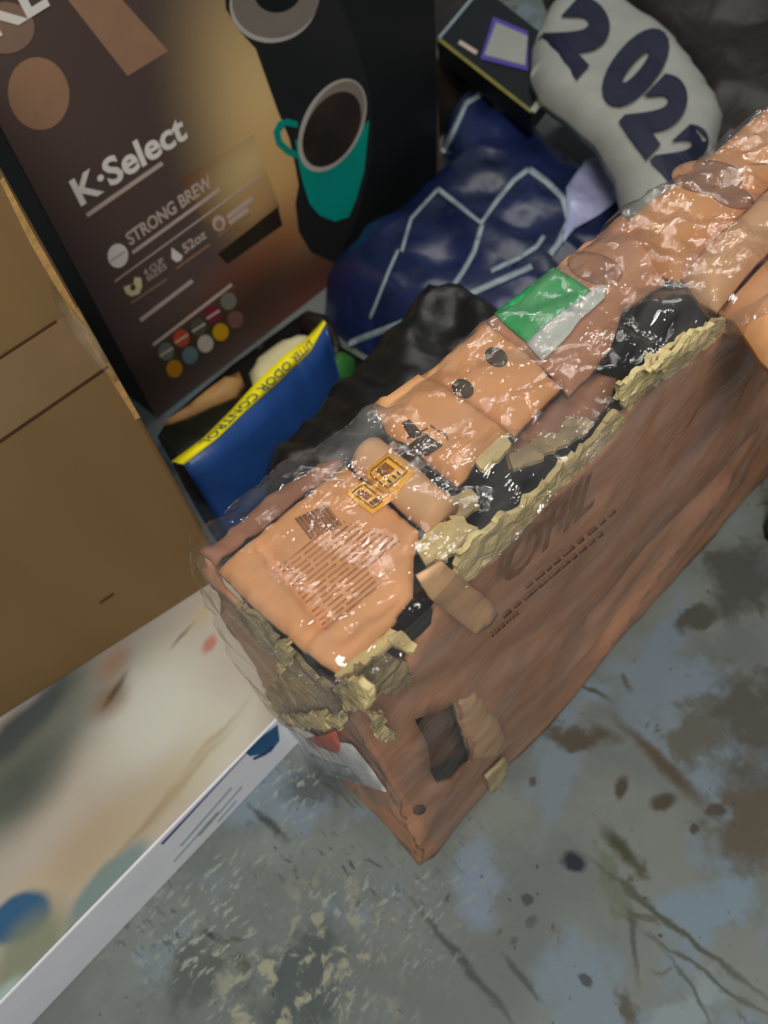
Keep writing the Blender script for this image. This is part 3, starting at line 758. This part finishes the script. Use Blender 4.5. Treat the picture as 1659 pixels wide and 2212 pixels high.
# clear plastic film
random.seed(40)
sheet('plastic_film', top_px([(398, 1170), (430, 1110), (545, 1015), (690, 918), (795, 868), (900, 792), (1050, 668), (1180, 560), (1330, 438), (1500, 322), (1640, 210), (1740, 150), (1740, 600), (1600, 660), (1480, 760), (1380, 865), (1230, 1010), (1100, 1150), (960, 1290), (860, 1390), (735, 1470), (640, 1440), (540, 1370), (440, 1260)], 0.500),
      TF(0.500), 'film', dc, 0.0003, 0.0045, None, 0.0085, 38, puff=0.012, pw=0.03, seed=41, ampf=lambda p: 0.35 + 0.65 * min(1, max(0, (p[0] - 0.07) / 0.06)) + (0.5 if p[1] > 0.085 and p[0] < 0.12 else 0), label='clear crinkled plastic wrap over the top')
sheet('plastic_film', side_px([(735, 1475), (860, 1395), (1100, 1155), (1380, 870), (1600, 665), (1700, 600), (1640, 980), (1560, 1105), (1290, 1370), (1180, 1560), (1080, 1700), (960, 1850), (860, 1700)], -0.014),
      SF(-0.014), 'film_side', dc, 0.0003, 0.010, None, 0.006, 18, seed=42, label='clear crinkled plastic wrap on the side')
sheet('plastic_film', end_px([(400, 1160), (430, 1235), (540, 1370), (640, 1440), (735, 1475), (800, 1600), (880, 1740), (760, 1740), (690, 1690), (620, 1575), (545, 1480), (470, 1360), (415, 1240)], -0.014),
      EF(-0.014), 'film_end', dc, 0.0003, 0.008, None, 0.006, 22, seed=43, label='clear crinkled plastic wrap on the end')

# ------------------------------------------------------------------ coffee maker carton
KY, KX0, KX1, KH, KD = 0.8154, 0.260, 0.900, 0.62, 0.36
kc = root('coffee_maker_carton', ((KX0 + KX1) / 2, KY + KD / 2, 0), 'dark brown printed coffee maker carton with a teal cup of coffee on its front', 'box')


def kp(p):
    q = onpl(p, (0, KY, 0), YW); return (q.x, q.z)


kb_ = [((kp((560, 260))), (0.10, 0.16), 0.0, (255, 220, 152), 0.95, 0.9), ((kp((610, 420))), (0.07, 0.11), 0.2, (236, 184, 116), 0.95, 0.8),
       ((kp((570, 560))), (0.13, 0.06), 0.2, (140, 82, 56), 0.95, 0.8), ((kp((660, 640))), (0.12, 0.07), 0, (112, 54, 36), 0.95, 0.7),
       ((kp((450, 720))), (0.22, 0.055), 0.0, (58, 50, 40), 0.9, 0.8), ((kp((300, 200))), (0.12, 0.2), 0.3, (74, 66, 58), 0.95, 0.35)]
blob_mat('carton_art', (98, 82, 78), kb_, (0, 2), 0.42)
mat('carton_side', (40, 30, 26), 0.5, 0.2, 10)
bx_v, bx_f = bevel_box(KX0, KX1, KY + 0.002, KY + KD, 0.0, KH, 0.005)
obj('body', bx_v, bx_f, 'carton_side', kc)
kf = sheet('front_panel', [(KX0, 0.001), (KX1, 0.001), (KX1, KH), (KX0, KH)], (Vector((0, KY, 0)), XW, ZW, -YW), 'carton_art', kc, 0.002, 0.05, None, 0.0, 5, smooth=False, label='printed front of the coffee maker carton')


def kpatch(name, px, m, lift=0.0006, lab=None, res=0.03):
    return sheet(name, [kp(p) for p in px], (Vector((0, KY - lift, 0)), XW, ZW, -YW), m, kc, 0.0004, res, res, 0.0, 5, smooth=False, label=lab)


def ktext(body, p0, p1, ph, m='print_white', bold=0.0, lift=0.0012, nm='printed_text'):
    a = Vector((kp(p0)[0], KY - lift, kp(p0)[1])); b = Vector((kp(p1)[0], KY - lift, kp(p1)[1])); h = kp(ph)[1]
    right = (b - a).normalized(); up = ZW - right * ZW.dot(right); up.normalize()
    return text_mesh(nm, body, a, right, up, (b - a).length, h - a.z, m, kc, bold)


# background lettering shapes
kpatch('printed_oval', ell((83, 202), (66, 79), -0.15), 'print_tan')
kpatch('printed_oval', ell((10, 60), (64, 56), 0.0), 'print_tan_dark')
kpatch('printed_bar', [(100, -60), (210, -60), (363, 110), (275, 164)], 'print_tan')
# machine
kpatch('printed_machine', [(480, -60), (488, 20), (520, 70), (552, 105), (575, 170), (600, 240), (625, 300), (638, 360), (645, 400), (638, 440), (645, 500), (672, 545), (720, 566), (790, 556), (850, 510), (943, 420), (944, 200), (936, -60)], 'machine_black', 0.0006)
kpatch('printed_machine', [(700, -60), (760, 60), (800, 200), (806, 330), (770, 470), (730, 556), (790, 552), (850, 507), (941, 418), (942, 200), (934, -60)], 'machine_dark', 0.0009)
kpatch('drip_ring', ell((590, 5), (96, 86), -0.35, 36), 'cup_white', 0.0011)
kpatch('drip_ring', ell((594, -4), (96, 84), -0.35, 36), 'machine_grey', 0.0015)
kpatch('drip_ring', ell((598, -20), (52, 46), -0.3, 30), 'machine_dark', 0.0019)
# cup
kpatch('printed_handle', [(642, 262), (620, 256), (600, 262), (589, 285), (596, 312), (618, 332), (646, 345), (646, 330), (626, 320), (608, 304), (604, 284), (616, 270), (642, 276)], 'cup_teal', 0.0013)
kpatch('printed_cup', [(636, 300), (645, 360), (655, 400), (668, 440), (690, 465), (722, 478), (752, 468), (768, 430), (785, 370), (796, 260), (720, 330)], 'cup_teal', 0.0015)
kpatch('cup_rim', ell((716, 270), (63, 108), 0.46, 40), 'cup_white', 0.0019)
kpatch('cup_inside', ell((719, 266), (56, 99), 0.46, 40), 'cup_inner', 0.0023)
kpatch('coffee_surface', ell((714, 278), (54, 88), 0.50, 40), 'coffee', 0.0027)
# feature panel
mat('panel_tan', (152, 116, 76), 0.5, 0.25, 5)
mat('panel_bar', (48, 40, 30), 0.5, 0.2, 20)
kpatch('feature_panel', [(392, 384), (546, 289), (604, 448), (520, 500), (440, 480)], blob_mat('panel_art', (120, 84, 62), [(kp((545, 350)), (0.08, 0.06), 0.2, (236, 206, 146), 0.95, 0.9), (kp((560, 430)), (0.05, 0.035), 0.2, (206, 164, 108), 0.95, 0.8)], (0, 2)), 0.0005)
kpatch('dark_bar', [(470, 548), (600, 446), (609, 486), (490, 570)], 'panel_bar', 0.0009)
ktext('KEURIG', (-12, 86), (332, -128), (-62, -8), bold=0.025)
ktext('K·Select', (174, 446), (405, 298), (150, 388), bold=0.03)
for p, q, w_, m in (((187, 465), (350, 352), 9, 'print_soft'), ((285, 546), (475, 408), 7, 'print_soft'), ((247, 608), (560, 380), 3, 'print_soft'), ((302, 692), (415, 606), 8, 'print_soft'), ((330, 745), (500, 614), 6, 'print_soft'),
                    ((282, 655), (360, 602), 4, 'print_tan'), ((380, 580), (452, 528), 4, 'print_tan'), ((470, 510), (540, 462), 4, 'print_tan')):
    kpatch('printed_line', stroke([p, q], w_), m, 0.0010)
ktext('STRONG BREW', (280, 531), (458, 402), (268, 504), m='print_soft', bold=0.03)
kpatch('printed_badge', ell((254, 552), (22, 26), 0.1), 'print_white', 0.0010)
kpatch('printed_line', stroke([(238, 562), (268, 542)], 4), 'print_soft', 0.0014)
kpatch('printed_icon', [(266, 620), (288, 612), (290, 598), (304, 600), (306, 618), (300, 634), (284, 640), (272, 634)], 'cream', 0.0010)
kpatch('printed_icon', ell((286, 620), (6, 7)), 'print_dark', 0.0014, res=0.02)
kpatch('printed_icon', [(370, 534), (384, 545), (394, 552), (390, 562), (380, 566), (370, 558)], 'print_white', 0.0010)
kpatch('printed_icon', ell((472, 482), (14, 17)), 'print_soft', 0.0010)
kpatch('printed_icon', ell((472, 484), (8, 10)), 'print_tan', 0.0014)
ktext('52oz', (398, 548), (446, 512), (390, 528), m='print_soft', bold=0.03)
ktext('4 CUP', (312, 596), (354, 566), (306, 584), m='print_soft', bold=0.02)
ktext('SIZES', (318, 608), (360, 578), (313, 597), m='print_soft', bold=0.02)
for p, q in (((490, 470), (545, 428)), ((494, 482), (535, 452))):
    kpatch('printed_line', stroke([p, q], 9), 'print_soft', 0.0010)
# flavour discs
for k, (p, rgb) in enumerate([((391, 730), (198, 78, 58)), ((428, 706), (88, 92, 72)), ((459, 678), (128, 42, 58)), ((493, 650), (124, 124, 112)), ((358, 759), (112, 122, 112)), ((410, 767), (98, 128, 134)), ((443, 742), (196, 188, 172)), ((476, 717), (206, 160, 24)), ((508, 690), (124, 88, 78)), ((376, 796), (196, 136, 30))]):
    mat('flavour_%d' % k, rgb, 0.45, 0.08, 60)
    kpatch('flavour_disc', ell(p, (17, 19), 0.1, 22), 'flavour_%d' % k, 0.0010)
    if k in (0, 1, 2, 4):
        kpatch('printed_line', stroke([(p[0] - 14, p[1] + 10), (p[0] + 14, p[1] - 8)], 4), 'print_soft', 0.0015)

# ------------------------------------------------------------------ flat printed pet box
ZC = 0.086
pb = root('printed_pet_box', (-0.15, 0.52, 0), 'flat white box with a blurred pale animal picture on its lid, under the brown carton', 'box')
cz = lambda p: (onz(p, ZC).x, onz(p, ZC).y)
pet = [(cz((60, 1560)), (0.09, 0.022), 0.1, (44, 58, 70), 0.6, 0.9), (cz((150, 1560)), (0.13, 0.040), 0.15, (84, 98, 88), 0.8, 0.75), (cz((20, 1720)), (0.06, 0.04), 0.1, (70, 84, 76), 0.8, 0.75),
       (cz((330, 1530)), (0.07, 0.06), 0.5, (214, 216, 206), 0.8, 0.9), (cz((470, 1600)), (0.05, 0.05), 0.3, (206, 206, 190), 0.8, 0.8), (cz((250, 1430)), (0.022, 0.016), 0.2, (158, 124, 102), 0.9, 0.8), (cz((235, 1510)), (0.024, 0.016), 0.2, (134, 104, 80), 0.9, 0.8),
       (cz((250, 1490)), (0.022, 0.004), 0.3, (84, 70, 52), 0.8, 0.8), (cz((455, 1393)), (0.012, 0.007), 0.6, (190, 124, 106), 0.6, 0.9), (cz((395, 1375)), (0.018, 0.0025), 0.2, (132, 120, 84), 0.8, 0.8), (cz((435, 1330)), (0.02, 0.010), 0.2, (196, 180, 136), 0.9, 0.6),
       (cz((400, 1690)), (0.06, 0.004), 0.1, (142, 130, 96), 0.9, 0.6), (cz((450, 1610)), (0.05, 0.0035), 0.1, (164, 146, 98), 0.9, 0.6), (cz((330, 1740)), (0.09, 0.03), 0.0, (182, 168, 134), 0.9, 0.6), (cz((300, 1790)), (0.05, 0.004), 0.05, (150, 128, 96), 0.9, 0.6), (cz((180, 1840)), (0.07, 0.03), 0.2, (180, 160, 128), 0.9, 0.7),
       (cz((60, 1950)), (0.03, 0.024), 0.2, (198, 180, 148), 0.8, 0.6),
       (cz((230, 1910)), (0.048, 0.016), 0.05, (118, 142, 142), 0.35, 0.9), (cz((40, 1985)), (0.030, 0.020), -0.3, (34, 94, 138), 0.25, 0.95), (cz((60, 2070)), (0.045, 0.026), 0.3, (126, 136, 112), 0.5, 0.85),
       (cz((120, 2080)), (0.030, 0.010), 0.2, (172, 176, 164), 0.6, 0.85), (cz((90, 2075)), (0.032, 0.0028), 0.1, (86, 92, 78), 0.5, 0.9), (cz((60, 2160)), (0.02, 0.008), 0.1, (216, 222, 222), 0.5, 0.9), (cz((10, 2160)), (0.02, 0.010), 0.1, (176, 200, 196), 0.6, 0.8)]
blob_mat('pet_art', (192, 184, 172), pet, (0, 1), 0.42, 0.02)
PX0, PX1, PY0, PY1 = -0.42, 0.135, 0.312, 0.74
bv, bf = bevel_box(PX0, PX1, PY0, PY1, 0.0, ZC - 0.001, 0.002)
obj('body', bv, bf, 'white_board', pb)
obj('lid_picture', *thicken([Vector((x, y, ZC)) for x, y in ((PX0 + .002, PY0 + .002), (PX1 - .002, PY0 + .002), (PX1 - .002, PY1 - .002), (PX0 + .002, PY1 - .002))], [(0, 1, 2), (0, 2, 3)],
                            [Vector((x, y, ZC - 0.0012)) for x, y in ((PX0 + .002, PY0 + .002), (PX1 - .002, PY0 + .002), (PX1 - .002, PY1 - .002), (PX0 + .002, PY1 - .002))]), 'pet_art', pb, False, 'blurred picture of a pale animal')


def ppatch(name, px, m, lift=0.0006, label=None):
    pts = [onpl(p, (0, PY0 - lift, 0), YW) for p in px]
    return sheet(name, [(q.x, min(max(q.z, 0.003), ZC - 0.002)) for q in pts], (Vector((0, PY0 - lift, 0)), XW, ZW, -YW), m, pb, 0.0004, 0.05, 0.05, 0, 5, smooth=False, label=label)


ppatch('logo', [(600, 1566), (604, 1600), (585, 1625), (540, 1634), (530, 1625), (560, 1590)], 'steel_blue', 0.0006, 'blue slanted logo')
ppatch('logo', stroke([(548, 1640), (575, 1628), (590, 1612)], 5), 'navy_ink', 0.0010)
ppatch('edge_line', stroke([(578, 1562), (350, 1824)], 4), 'navy_ink', 0.0006)
for p, q in (((500, 1702), (390, 1828)), ((522, 1700), (430, 1806)), ((470, 1755), (375, 1862)), ((510, 1730), (470, 1776))):
    ppatch('printed_line', stroke([p, q], 4), 'label_grey', 0.0006)

# ------------------------------------------------------------------ plain brown carton
BA = -math.atan2(0.2037, 0.979)
bd = Vector((math.cos(BA), math.sin(BA), 0)); bn = Vector((-math.sin(BA), math.cos(BA), 0))
BC = Vector((0.1400, 0.4760, ZC + 0.0002)); BL, BD, BH = 0.44, 0.20, 0.56
bc = root('brown_carton', BC - bd * BL / 2 + bn * BD / 2, 'plain brown taped cardboard carton standing on the flat white box', 'box')
bv, bf = bevel_box(-BL, 0, 0, BD, 0, BH, 0.004)
place = lambda v: BC + bd * v.x + bn * v.y + ZW * v.z
obj('body', [place(v) for v in bv], bf, 'brown_board', bc)


def bp_(p):
    q = onpl(p, BC, bn); return (min((q - BC).dot(bd), -0.0005), q.z - BC.z)


def bpatch(name, px, m, lift=0.0005, thick=0.0004, amp=0.0, label=None, res=0.02, smooth=False):
    return sheet(name, [bp_(p) for p in px], (BC - bn * lift, bd, ZW, -bn), m, bc, thick, res, res, amp, 60, smooth=smooth, label=label)


mat('brown_tape', (140, 114, 80), 0.35, 0.08, 14, 0.05, 40, 0.45)
bpatch('packing_tape', [(-60, 812), (0, 772), (120, 695), (190, 652), (268, 762), (228, 792), (0, 948), (-60, 992)], 'brown_tape', 0.0008, label='brown packing tape')
bpatch('tape_seam', stroke([(-60, 812), (0, 770), (120, 692)], 5), 'seam_dark', 0.0014)
bpatch('tape_seam', stroke([(-60, 992), (0, 950), (232, 790)], 5), 'seam_dark', 0.0014)
bpatch('worn_edge', [(0, 392), (8, 384), (70, 500), (150, 640), (230, 770), (302, 900), (292, 905), (215, 780), (140, 655), (62, 520)], 'brown_board_edge', 0.0010, 0.0012, 0.0008, res=0.01)
bpatch('clear_tape', [(95, 590), (150, 660), (205, 720), (265, 800), (240, 820), (190, 760), (150, 715), (120, 660)], 'clear_tape', 0.003, 0.0003, 0.004, 'crinkled clear tape over the carton edge', 0.006, True)
bpatch('scuff', stroke([(215, 1302), (245, 1282)], 4), 'seam_dark', 0.0008)

# ------------------------------------------------------------------ litter bag with yellow band
lb = root('litter_bag', (0.30, 0.60, 0), 'blue bag with a yellow lettered top band, standing in front of the coffee carton', 'bag')
# top seam curve (x, y, z)
ZS = 0.20
seam_px = [(372, 1000), (440, 950), (500, 890), (560, 822), (620, 765), (660, 738), (700, 694)]
low_px = [(398, 1006), (470, 950), (532, 890), (590, 838), (640, 790), (672, 760), (706, 700)]
seam = [onz(p, ZS) for p in seam_px]
lowp = [onpl(q, Vector((0, s.y - 0.016, 0)), YW) for q, s in zip(low_px, seam)]


def resample(P, n):
    out = []
    for i in range(n):
        t = i / (n - 1) * (len(P) - 1); k = min(int(t), len(P) - 2); out.append(P[k].lerp(P[k + 1], t - k))
    return out


n = 40
S = resample(seam, n); W_ = resample(lowp, n)
vs = []
for i in range(n):
    s, l = S[i], W_[i]
    t = i / (n - 1); bul = math.sin(math.pi * min(max(t, 0.02), 0.98)) ** 0.6
    row = [s, s.lerp(l, 0.5) + Vector((0, -0.001, 0)), l]
    for k in range(1, 9):
        f = k / 8
        z = l.z * (1 - f)
        y = l.y - 0.024 * bul * math.sin(math.pi * min(1, f * 0.9 + 0.02)) + 0.004 * noise.noise(Vector((t * 9, f * 6, 3)))
        row.append(Vector((l.x + 0.01 * (0.5 - t) * f, y, z)))
    for k in range(8, -1, -1):
        f = k / 8
        z = s.z * (1 - f)
        y = s.y + 0.001 + 0.055 * bul * math.sin(math.pi * min(1, f * 0.9)) + 0.004 * noise.noise(Vector((t * 9, f * 6, 8)))
        row.append(Vector((s.x + 0.01 * (0.5 - t) * f, y, z)))
    vs.append(row)
m_ = len(vs[0])
flat = [v for r in vs for v in r]
ff = []
for i in range(n - 1):
    for k in range(m_ - 1):
        ff.append((i * m_ + k, i * m_ + k + 1, (i + 1) * m_ + k + 1, (i + 1) * m_ + k))
    ff.append((i * m_ + m_ - 1, i * m_, (i + 1) * m_, (i + 1) * m_ + m_ - 1))
ff.append(tuple(range(m_))); ff.append(tuple(reversed(range((n - 1) * m_, n * m_))))
lbody = obj('bag_body', flat, ff, 'litter_blue', lb, True)
lbv = bvh_of(lbody)
band_px = seam_px + low_px[::-1]


def bnorm(i, s, l):
    t = S[min(i + 1, n - 1)] - S[max(i - 1, 0)]
    q = t.cross(l - s).normalized()
    return q if q.dot(Vector((0, 0, HC)) - s) > 0 else -q


bvs, bfs = [], []
for i in range(n):
    s, l = S[i], W_[i]
    nn = bnorm(i, s, l)
    bvs += [s + nn * 0.0015 + ZW * 0.001, s.lerp(l, 0.5) + nn * 0.0025, l + nn * 0.0015, s - nn * 0.002 + ZW * 0.001]
for i in range(n - 1):
    a, b = i * 4, (i + 1) * 4
    bfs += [(a, a + 1, b + 1, b), (a + 1, a + 2, b + 2, b + 1), (a + 3, a, b, b + 3), (a + 2, a + 3, b + 3, b + 2)]
band = obj('yellow_band', bvs, bfs, 'litter_yellow', lb, True, 'yellow band with dark lettering')
bbv = bvh_of(band)
# lettering that follows the band, read from the far side
txt = 'LITTER ODOR CONTROL'
letters_dst = [(636, 770), (590, 820), (548, 862), (505, 905), (455, 958)]
cu_ = bpy.data.curves.new('t', 'FONT'); cu_.body = txt; cu_.size = 1; cu_.offset = 0.012; cu_.resolution_u = 2
t_ = bpy.data.objects.new('t', cu_); COL.objects.link(t_); bpy.context.view_layer.update()
me = bpy.data.meshes.new_from_object(t_.evaluated_get(bpy.context.evaluated_depsgraph_get()))
co = [v.co.copy() for v in me.vertices]; fs_ = [tuple(p.vertices) for p in me.polygons]
bpy.data.objects.remove(t_); bpy.data.curves.remove(cu_); bpy.data.meshes.remove(me)
xm, ym = max(c.x for c in co), max(c.y for c in co)
tv = []
for c in co:
    t = 0.86 - 0.74 * (c.x / xm)               # along the band, starts at its upper right end
    i = t * (n - 1); k = min(int(i), n - 2)
    s = S[k].lerp(S[k + 1], i - k); l = W_[k].lerp(W_[k + 1], i - k)
    f = 0.38 + 0.56 * (c.y / ym)               # letters stand on the seam side
    nn = bnorm(k, s, l)
    tv.append(s.lerp(l, f) + nn * (0.0025 - 0.002 * abs(f - 0.5) + 0.0022))
obj('printed_text', tv, [tuple(reversed(f)) for f in fs_], 'litter_navy', lb)

# ------------------------------------------------------------------ odds and ends between the cartons
def thing(o, label, cat):
    tag(o, label, cat); return o


def flat_item(name, px, z, thick, m, label, cat, puff=0.006, pw=0.012, amp=0.001, seed=0):
    pts = [(onz(p, z).x, onz(p, z).y) for p in px]
    return thing(sheet(name, pts, (ZW * z, XW, YW, ZW), m, None, thick, 0.012, None, amp, 20, puff=puff, pw=pw, seed=seed), label, cat)


black = puffy('black_plastic_bag', [(0.175, 0.30), (0.25, 0.275), (0.42, 0.262), (0.53, 0.265), (0.545, 0.35), (0.54, 0.48), (0.47, 0.505), (0.36, 0.492), (0.28, 0.482), (0.19, 0.470), (0.165, 0.38)], 0.0, 0.245, 'black_poly', None, 0.012, 0.04, 0.02, 14, seed=2)
thing(black, 'black plastic bag slumped between the blue litter bag and the torn carton', 'bag')
bkv = bvh_of(black)
obs = decal('white_strap', stroke([(452, 1096), (448, 1074), (462, 1058), (478, 1054)], 9), bkv, 'strap_grey', black, 0.003, 0.002, 6, fallback=(Vector((0.2, 0.35, 0.15)), Vector((0, -0.3, 1)).normalized()))
dark_gap = sheet('gap_dark_sheet', [(0.275, 0.80), (0.262, 0.70), (0.24, 0.63), (0.30, 0.60), (0.42, 0.615), (0.525, 0.62), (0.525, 0.72), (0.53, 0.80), (0.40, 0.805)], (ZW * 0.004, XW, YW, ZW), 'black_poly', None, 0.003, 0.012, None, 0.0012, 30, seed=20)  # added black sheet, darkens the bare floor strip by the coffee carton
thing(dark_gap, 'added thin black sheet darkening the floor gap at the foot of the coffee carton', 'plastic sheet')
flat_item('cream_packet', [(530, 785), (548, 758), (600, 722), (640, 708), (668, 706), (680, 722), (630, 765), (575, 822), (540, 815)], 0.055, 0.049, 'cream', 'cream packet tucked behind the yellow-topped blue bag', 'packet', 0.02, 0.03)
flat_item('tan_packet', [(345, 900), (420, 848), (490, 800), (512, 790), (518, 806), (498, 836), (440, 862), (390, 880)], 0.035, 0.029, 'tan_paper', 'narrow tan packet at the foot of the coffee carton', 'packet', 0.012, 0.014)
flat_item('dark_pouch', [(368, 990), (335, 935), (350, 912), (400, 895), (450, 872), (510, 848), (540, 832), (560, 850), (480, 930)], 0.028, 0.022, 'litter_back', 'dark olive pouch lying between the tan packet and the blue bag', 'pouch', 0.008, 0.02)  # outline stretched to darken the floor gap beside the brown carton
flat_item('green_pouch', [(640, 848), (690, 770), (735, 735), (760, 750), (740, 800), (690, 850), (655, 875)], 0.065, 0.059, 'green_bag', 'green pouch at the upper right end of the blue bag', 'pouch', 0.02, 0.03)
flat_item('crumpled_wrapper', [(640, 672), (660, 655), (700, 668), (722, 700), (735, 735), (715, 745), (700, 705), (668, 690)], 0.075, 0.069, 'brown_black_poly', 'dark crumpled wrapper behind the blue bag, against the coffee carton', 'wrapper', 0.01, 0.02, 0.006)

# blue foil package with pale piping
bo = [(0.565, 0.36), (0.60, 0.30), (0.80, 0.28), (0.95, 0.27), (1.03, 0.33), (1.02, 0.46), (1.01, 0.60), (1.05, 0.72), (1.10, 0.84), (1.06, 0.92), (0.99, 0.90), (0.93, 0.84), (0.89, 0.795), (0.78, 0.79), (0.66, 0.795), (0.56, 0.78), (0.535, 0.70), (0.54, 0.60), (0.555, 0.50)]
blue = puffy('blue_foil_package', bo, 0.0, 0.11, 'blue_foil', None, 0.017, 0.07, 0.016, 9, seed=4)
thing(blue, 'shiny dark blue foil package with pale piped lines beside the coffee carton', 'package')
blv = bvh_of(blue)
for pts, w0 in (([(958, 330), (982, 280), (1008, 225), (1058, 192), (1085, 184)], 10), ([(945, 410), (990, 445), (1040, 485), (1078, 430), (1110, 392), (1142, 368)], 10), ([(1142, 368), (1180, 395), (1215, 430), (1228, 480), (1205, 530), (1188, 552)], 13),
                ([(1042, 488), (1025, 545), (1000, 590), (978, 622)], 10), ([(755, 742), (850, 706), (960, 662), (1060, 616), (1150, 576)], 13), ([(868, 545), (888, 475), (945, 412)], 7), ([(1060, 588), (1120, 560), (1160, 535), (1175, 512)], 9), ([(800, 690), (840, 590), (862, 540)], 6)):
    decal('pale_piping', stroke(pts, w0), blv, 'pale_line', blue, 0.003, 0.003, 9)
decal('lavender_patch', [(1222, 410), (1262, 352), (1300, 338), (1330, 362), (1346, 402), (1330, 440), (1290, 470), (1240, 498), (1215, 530), (1225, 470)], blv, 'lavender', blue, 0.004, 0.002, 12, label='shiny lavender patch')

# number mailer
ZM = 0.21
mo = [(onz(p, ZM).x, onz(p, ZM).y) for p in [(1148, 128), (1152, 62), (1190, -20), (1290, -70), (1370, -20), (1462, 50), (1525, 125), (1572, 205), (1550, 310), (1510, 390), (1440, 462), (1366, 460), (1335, 340), (1290, 268), (1225, 212), (1170, 172)]]
mlr = root('number_mailer', (sum(p[0] for p in mo) / len(mo), sum(p[1] for p in mo) / len(mo), 0), 'white glossy package with big navy numerals, leaning on the blue foil package', 'package')
mb = sheet('mailer_body', mo, (ZW * ZM, XW, YW, ZW), 'mailer_white', mlr, 0.012, 0.016, None, 0.006, 10, puff=0.03, pw=0.05, seed=9)
mbv = bvh_of(mb)


def numeral(ch, p0, pr, pu):
    """a digit mapped on the package: p0 foot-left, pr foot-right, pu top-left (traced corners)"""
    cu2 = bpy.data.curves.new('t', 'FONT'); cu2.body = ch; cu2.size = 1; cu2.offset = 0.07; cu2.resolution_u = 6
    t2 = bpy.data.objects.new('t', cu2); COL.objects.link(t2); bpy.context.view_layer.update()
    me2 = bpy.data.meshes.new_from_object(t2.evaluated_get(bpy.context.evaluated_depsgraph_get()))
    co2 = [v.co.copy() for v in me2.vertices]; f2 = [tuple(p.vertices) for p in me2.polygons]
    bpy.data.objects.remove(t2); bpy.data.curves.remove(cu2); bpy.data.meshes.remove(me2)
    x0_, x1_ = min(c.x for c in co2), max(c.x for c in co2); y0_, y1_ = min(c.y for c in co2), max(c.y for c in co2)
    out = []
    for c in co2:
        s, t = (c.x - x0_) / (x1_ - x0_), (c.y - y0_) / (y1_ - y0_)
        px = (p0[0] + (pr[0] - p0[0]) * s + (pu[0] - p0[0]) * t, p0[1] + (pr[1] - p0[1]) * s + (pu[1] - p0[1]) * t)
        q, nn = hit(mbv, px)
        if q is None:
            q = onz(px, ZM)
        out.append(q + ZW * 0.004)
    obj('numeral', out, f2, 'number_navy', mlr)


numeral('2', (1162, 90), (1245, 178), (1262, -20))
numeral('0', (1275, 190), (1345, 262), (1400, 40))
numeral('2', (1335, 268), (1395, 352), (1448, 148))
numeral('2', (1402, 352), (1452, 412), (1500, 262))

# black card box with olive edges and a purple label
ZB = 0.165
cb_px = [(946, 86), (1040, -30), (1242, 128), (1148, 246)]
cbp = [onz(p, ZB) for p in cb_px]
cd = root('black_card_box', (sum((p for p in cbp), Vector()) / 4) * 1.0 - ZW * ZB, 'black flat box with olive edges and a purple-edged white label, behind the blue foil package', 'box')
obj('body', *thicken([p for p in reversed(cbp)], [(0, 1, 2), (0, 2, 3)], [Vector((p.x, p.y, 0.135)) for p in reversed(cbp)]), 'card_black', cd)


def cpatch(name, px, m, lift, thick=0.001):
    return sheet(name, [(onz(p, ZB).x, onz(p, ZB).y) for p in px], (ZW * (ZB + lift), XW, YW, ZW), m, cd, thick, 0.03, 0.03, 0, 5, smooth=False)


cpatch('edge_trim', stroke([(948, 86), (1148, 243)], 7), 'olive_edge', 0.0015)
cpatch('edge_trim', stroke([(948, 84), (985, 40), (1048, -36)], 6), 'pale_line', 0.0015)
cpatch('corner_trim', stroke([(1150, 243), (1172, 214), (1188, 186)], 13), 'mailer_white', 0.002)
cpatch('label', [(1038, 128), (1066, 38), (1140, 70), (1140, 154)], 'purple', 0.0015)
cpatch('label', [(1046, 122), (1072, 52), (1140, 82), (1134, 145)], 'mailer_white', 0.003)
cpatch('printed_line', stroke([(992, 92), (1030, 116)], 9), 'print_soft', 0.0015)

# dark bags further back and to the right
db = puffy('dark_brown_bag', [(0.93, 0.96), (1.0, 0.93), (1.08, 0.95), (1.16, 0.90), (1.25, 1.0), (1.4, 1.1), (1.45, 1.35), (1.2, 1.45), (0.95, 1.4)], 0.0, 0.12, 'brown_black_poly', None, 0.03, 0.05, 0.012, 9, seed=6)
thing(db, 'dark brown bag under the black flat box at the back', 'bag')
d2 = puffy('dark_bag', [(1.17, 0.52), (1.22, 0.30), (1.5, 0.2), (1.9, 0.3), (2.1, 0.7), (2.0, 1.1), (1.7, 1.2), (1.52, 1.05), (1.45, 0.80), (1.30, 0.62)], 0.0, 0.10, 'brown_black_poly', None, 0.03, 0.09, 0.03, 8, seed=7)
thing(d2, 'dark glossy bag behind the numeral package at the upper right', 'bag')
d3 = puffy('black_sack', [(0.590, 0.078), (0.600, 0.01), (0.65, -0.05), (0.74, -0.10), (0.92, -0.12), (1.08, -0.02), (1.10, 0.05), (1.0, 0.078), (0.80, 0.082), (0.70, 0.080)], 0.0, 0.22, 'black_poly', None, 0.016, 0.08, 0.02, 12, seed=8)
thing(d3, 'black sack on the floor against the far end of the torn carton', 'sack')
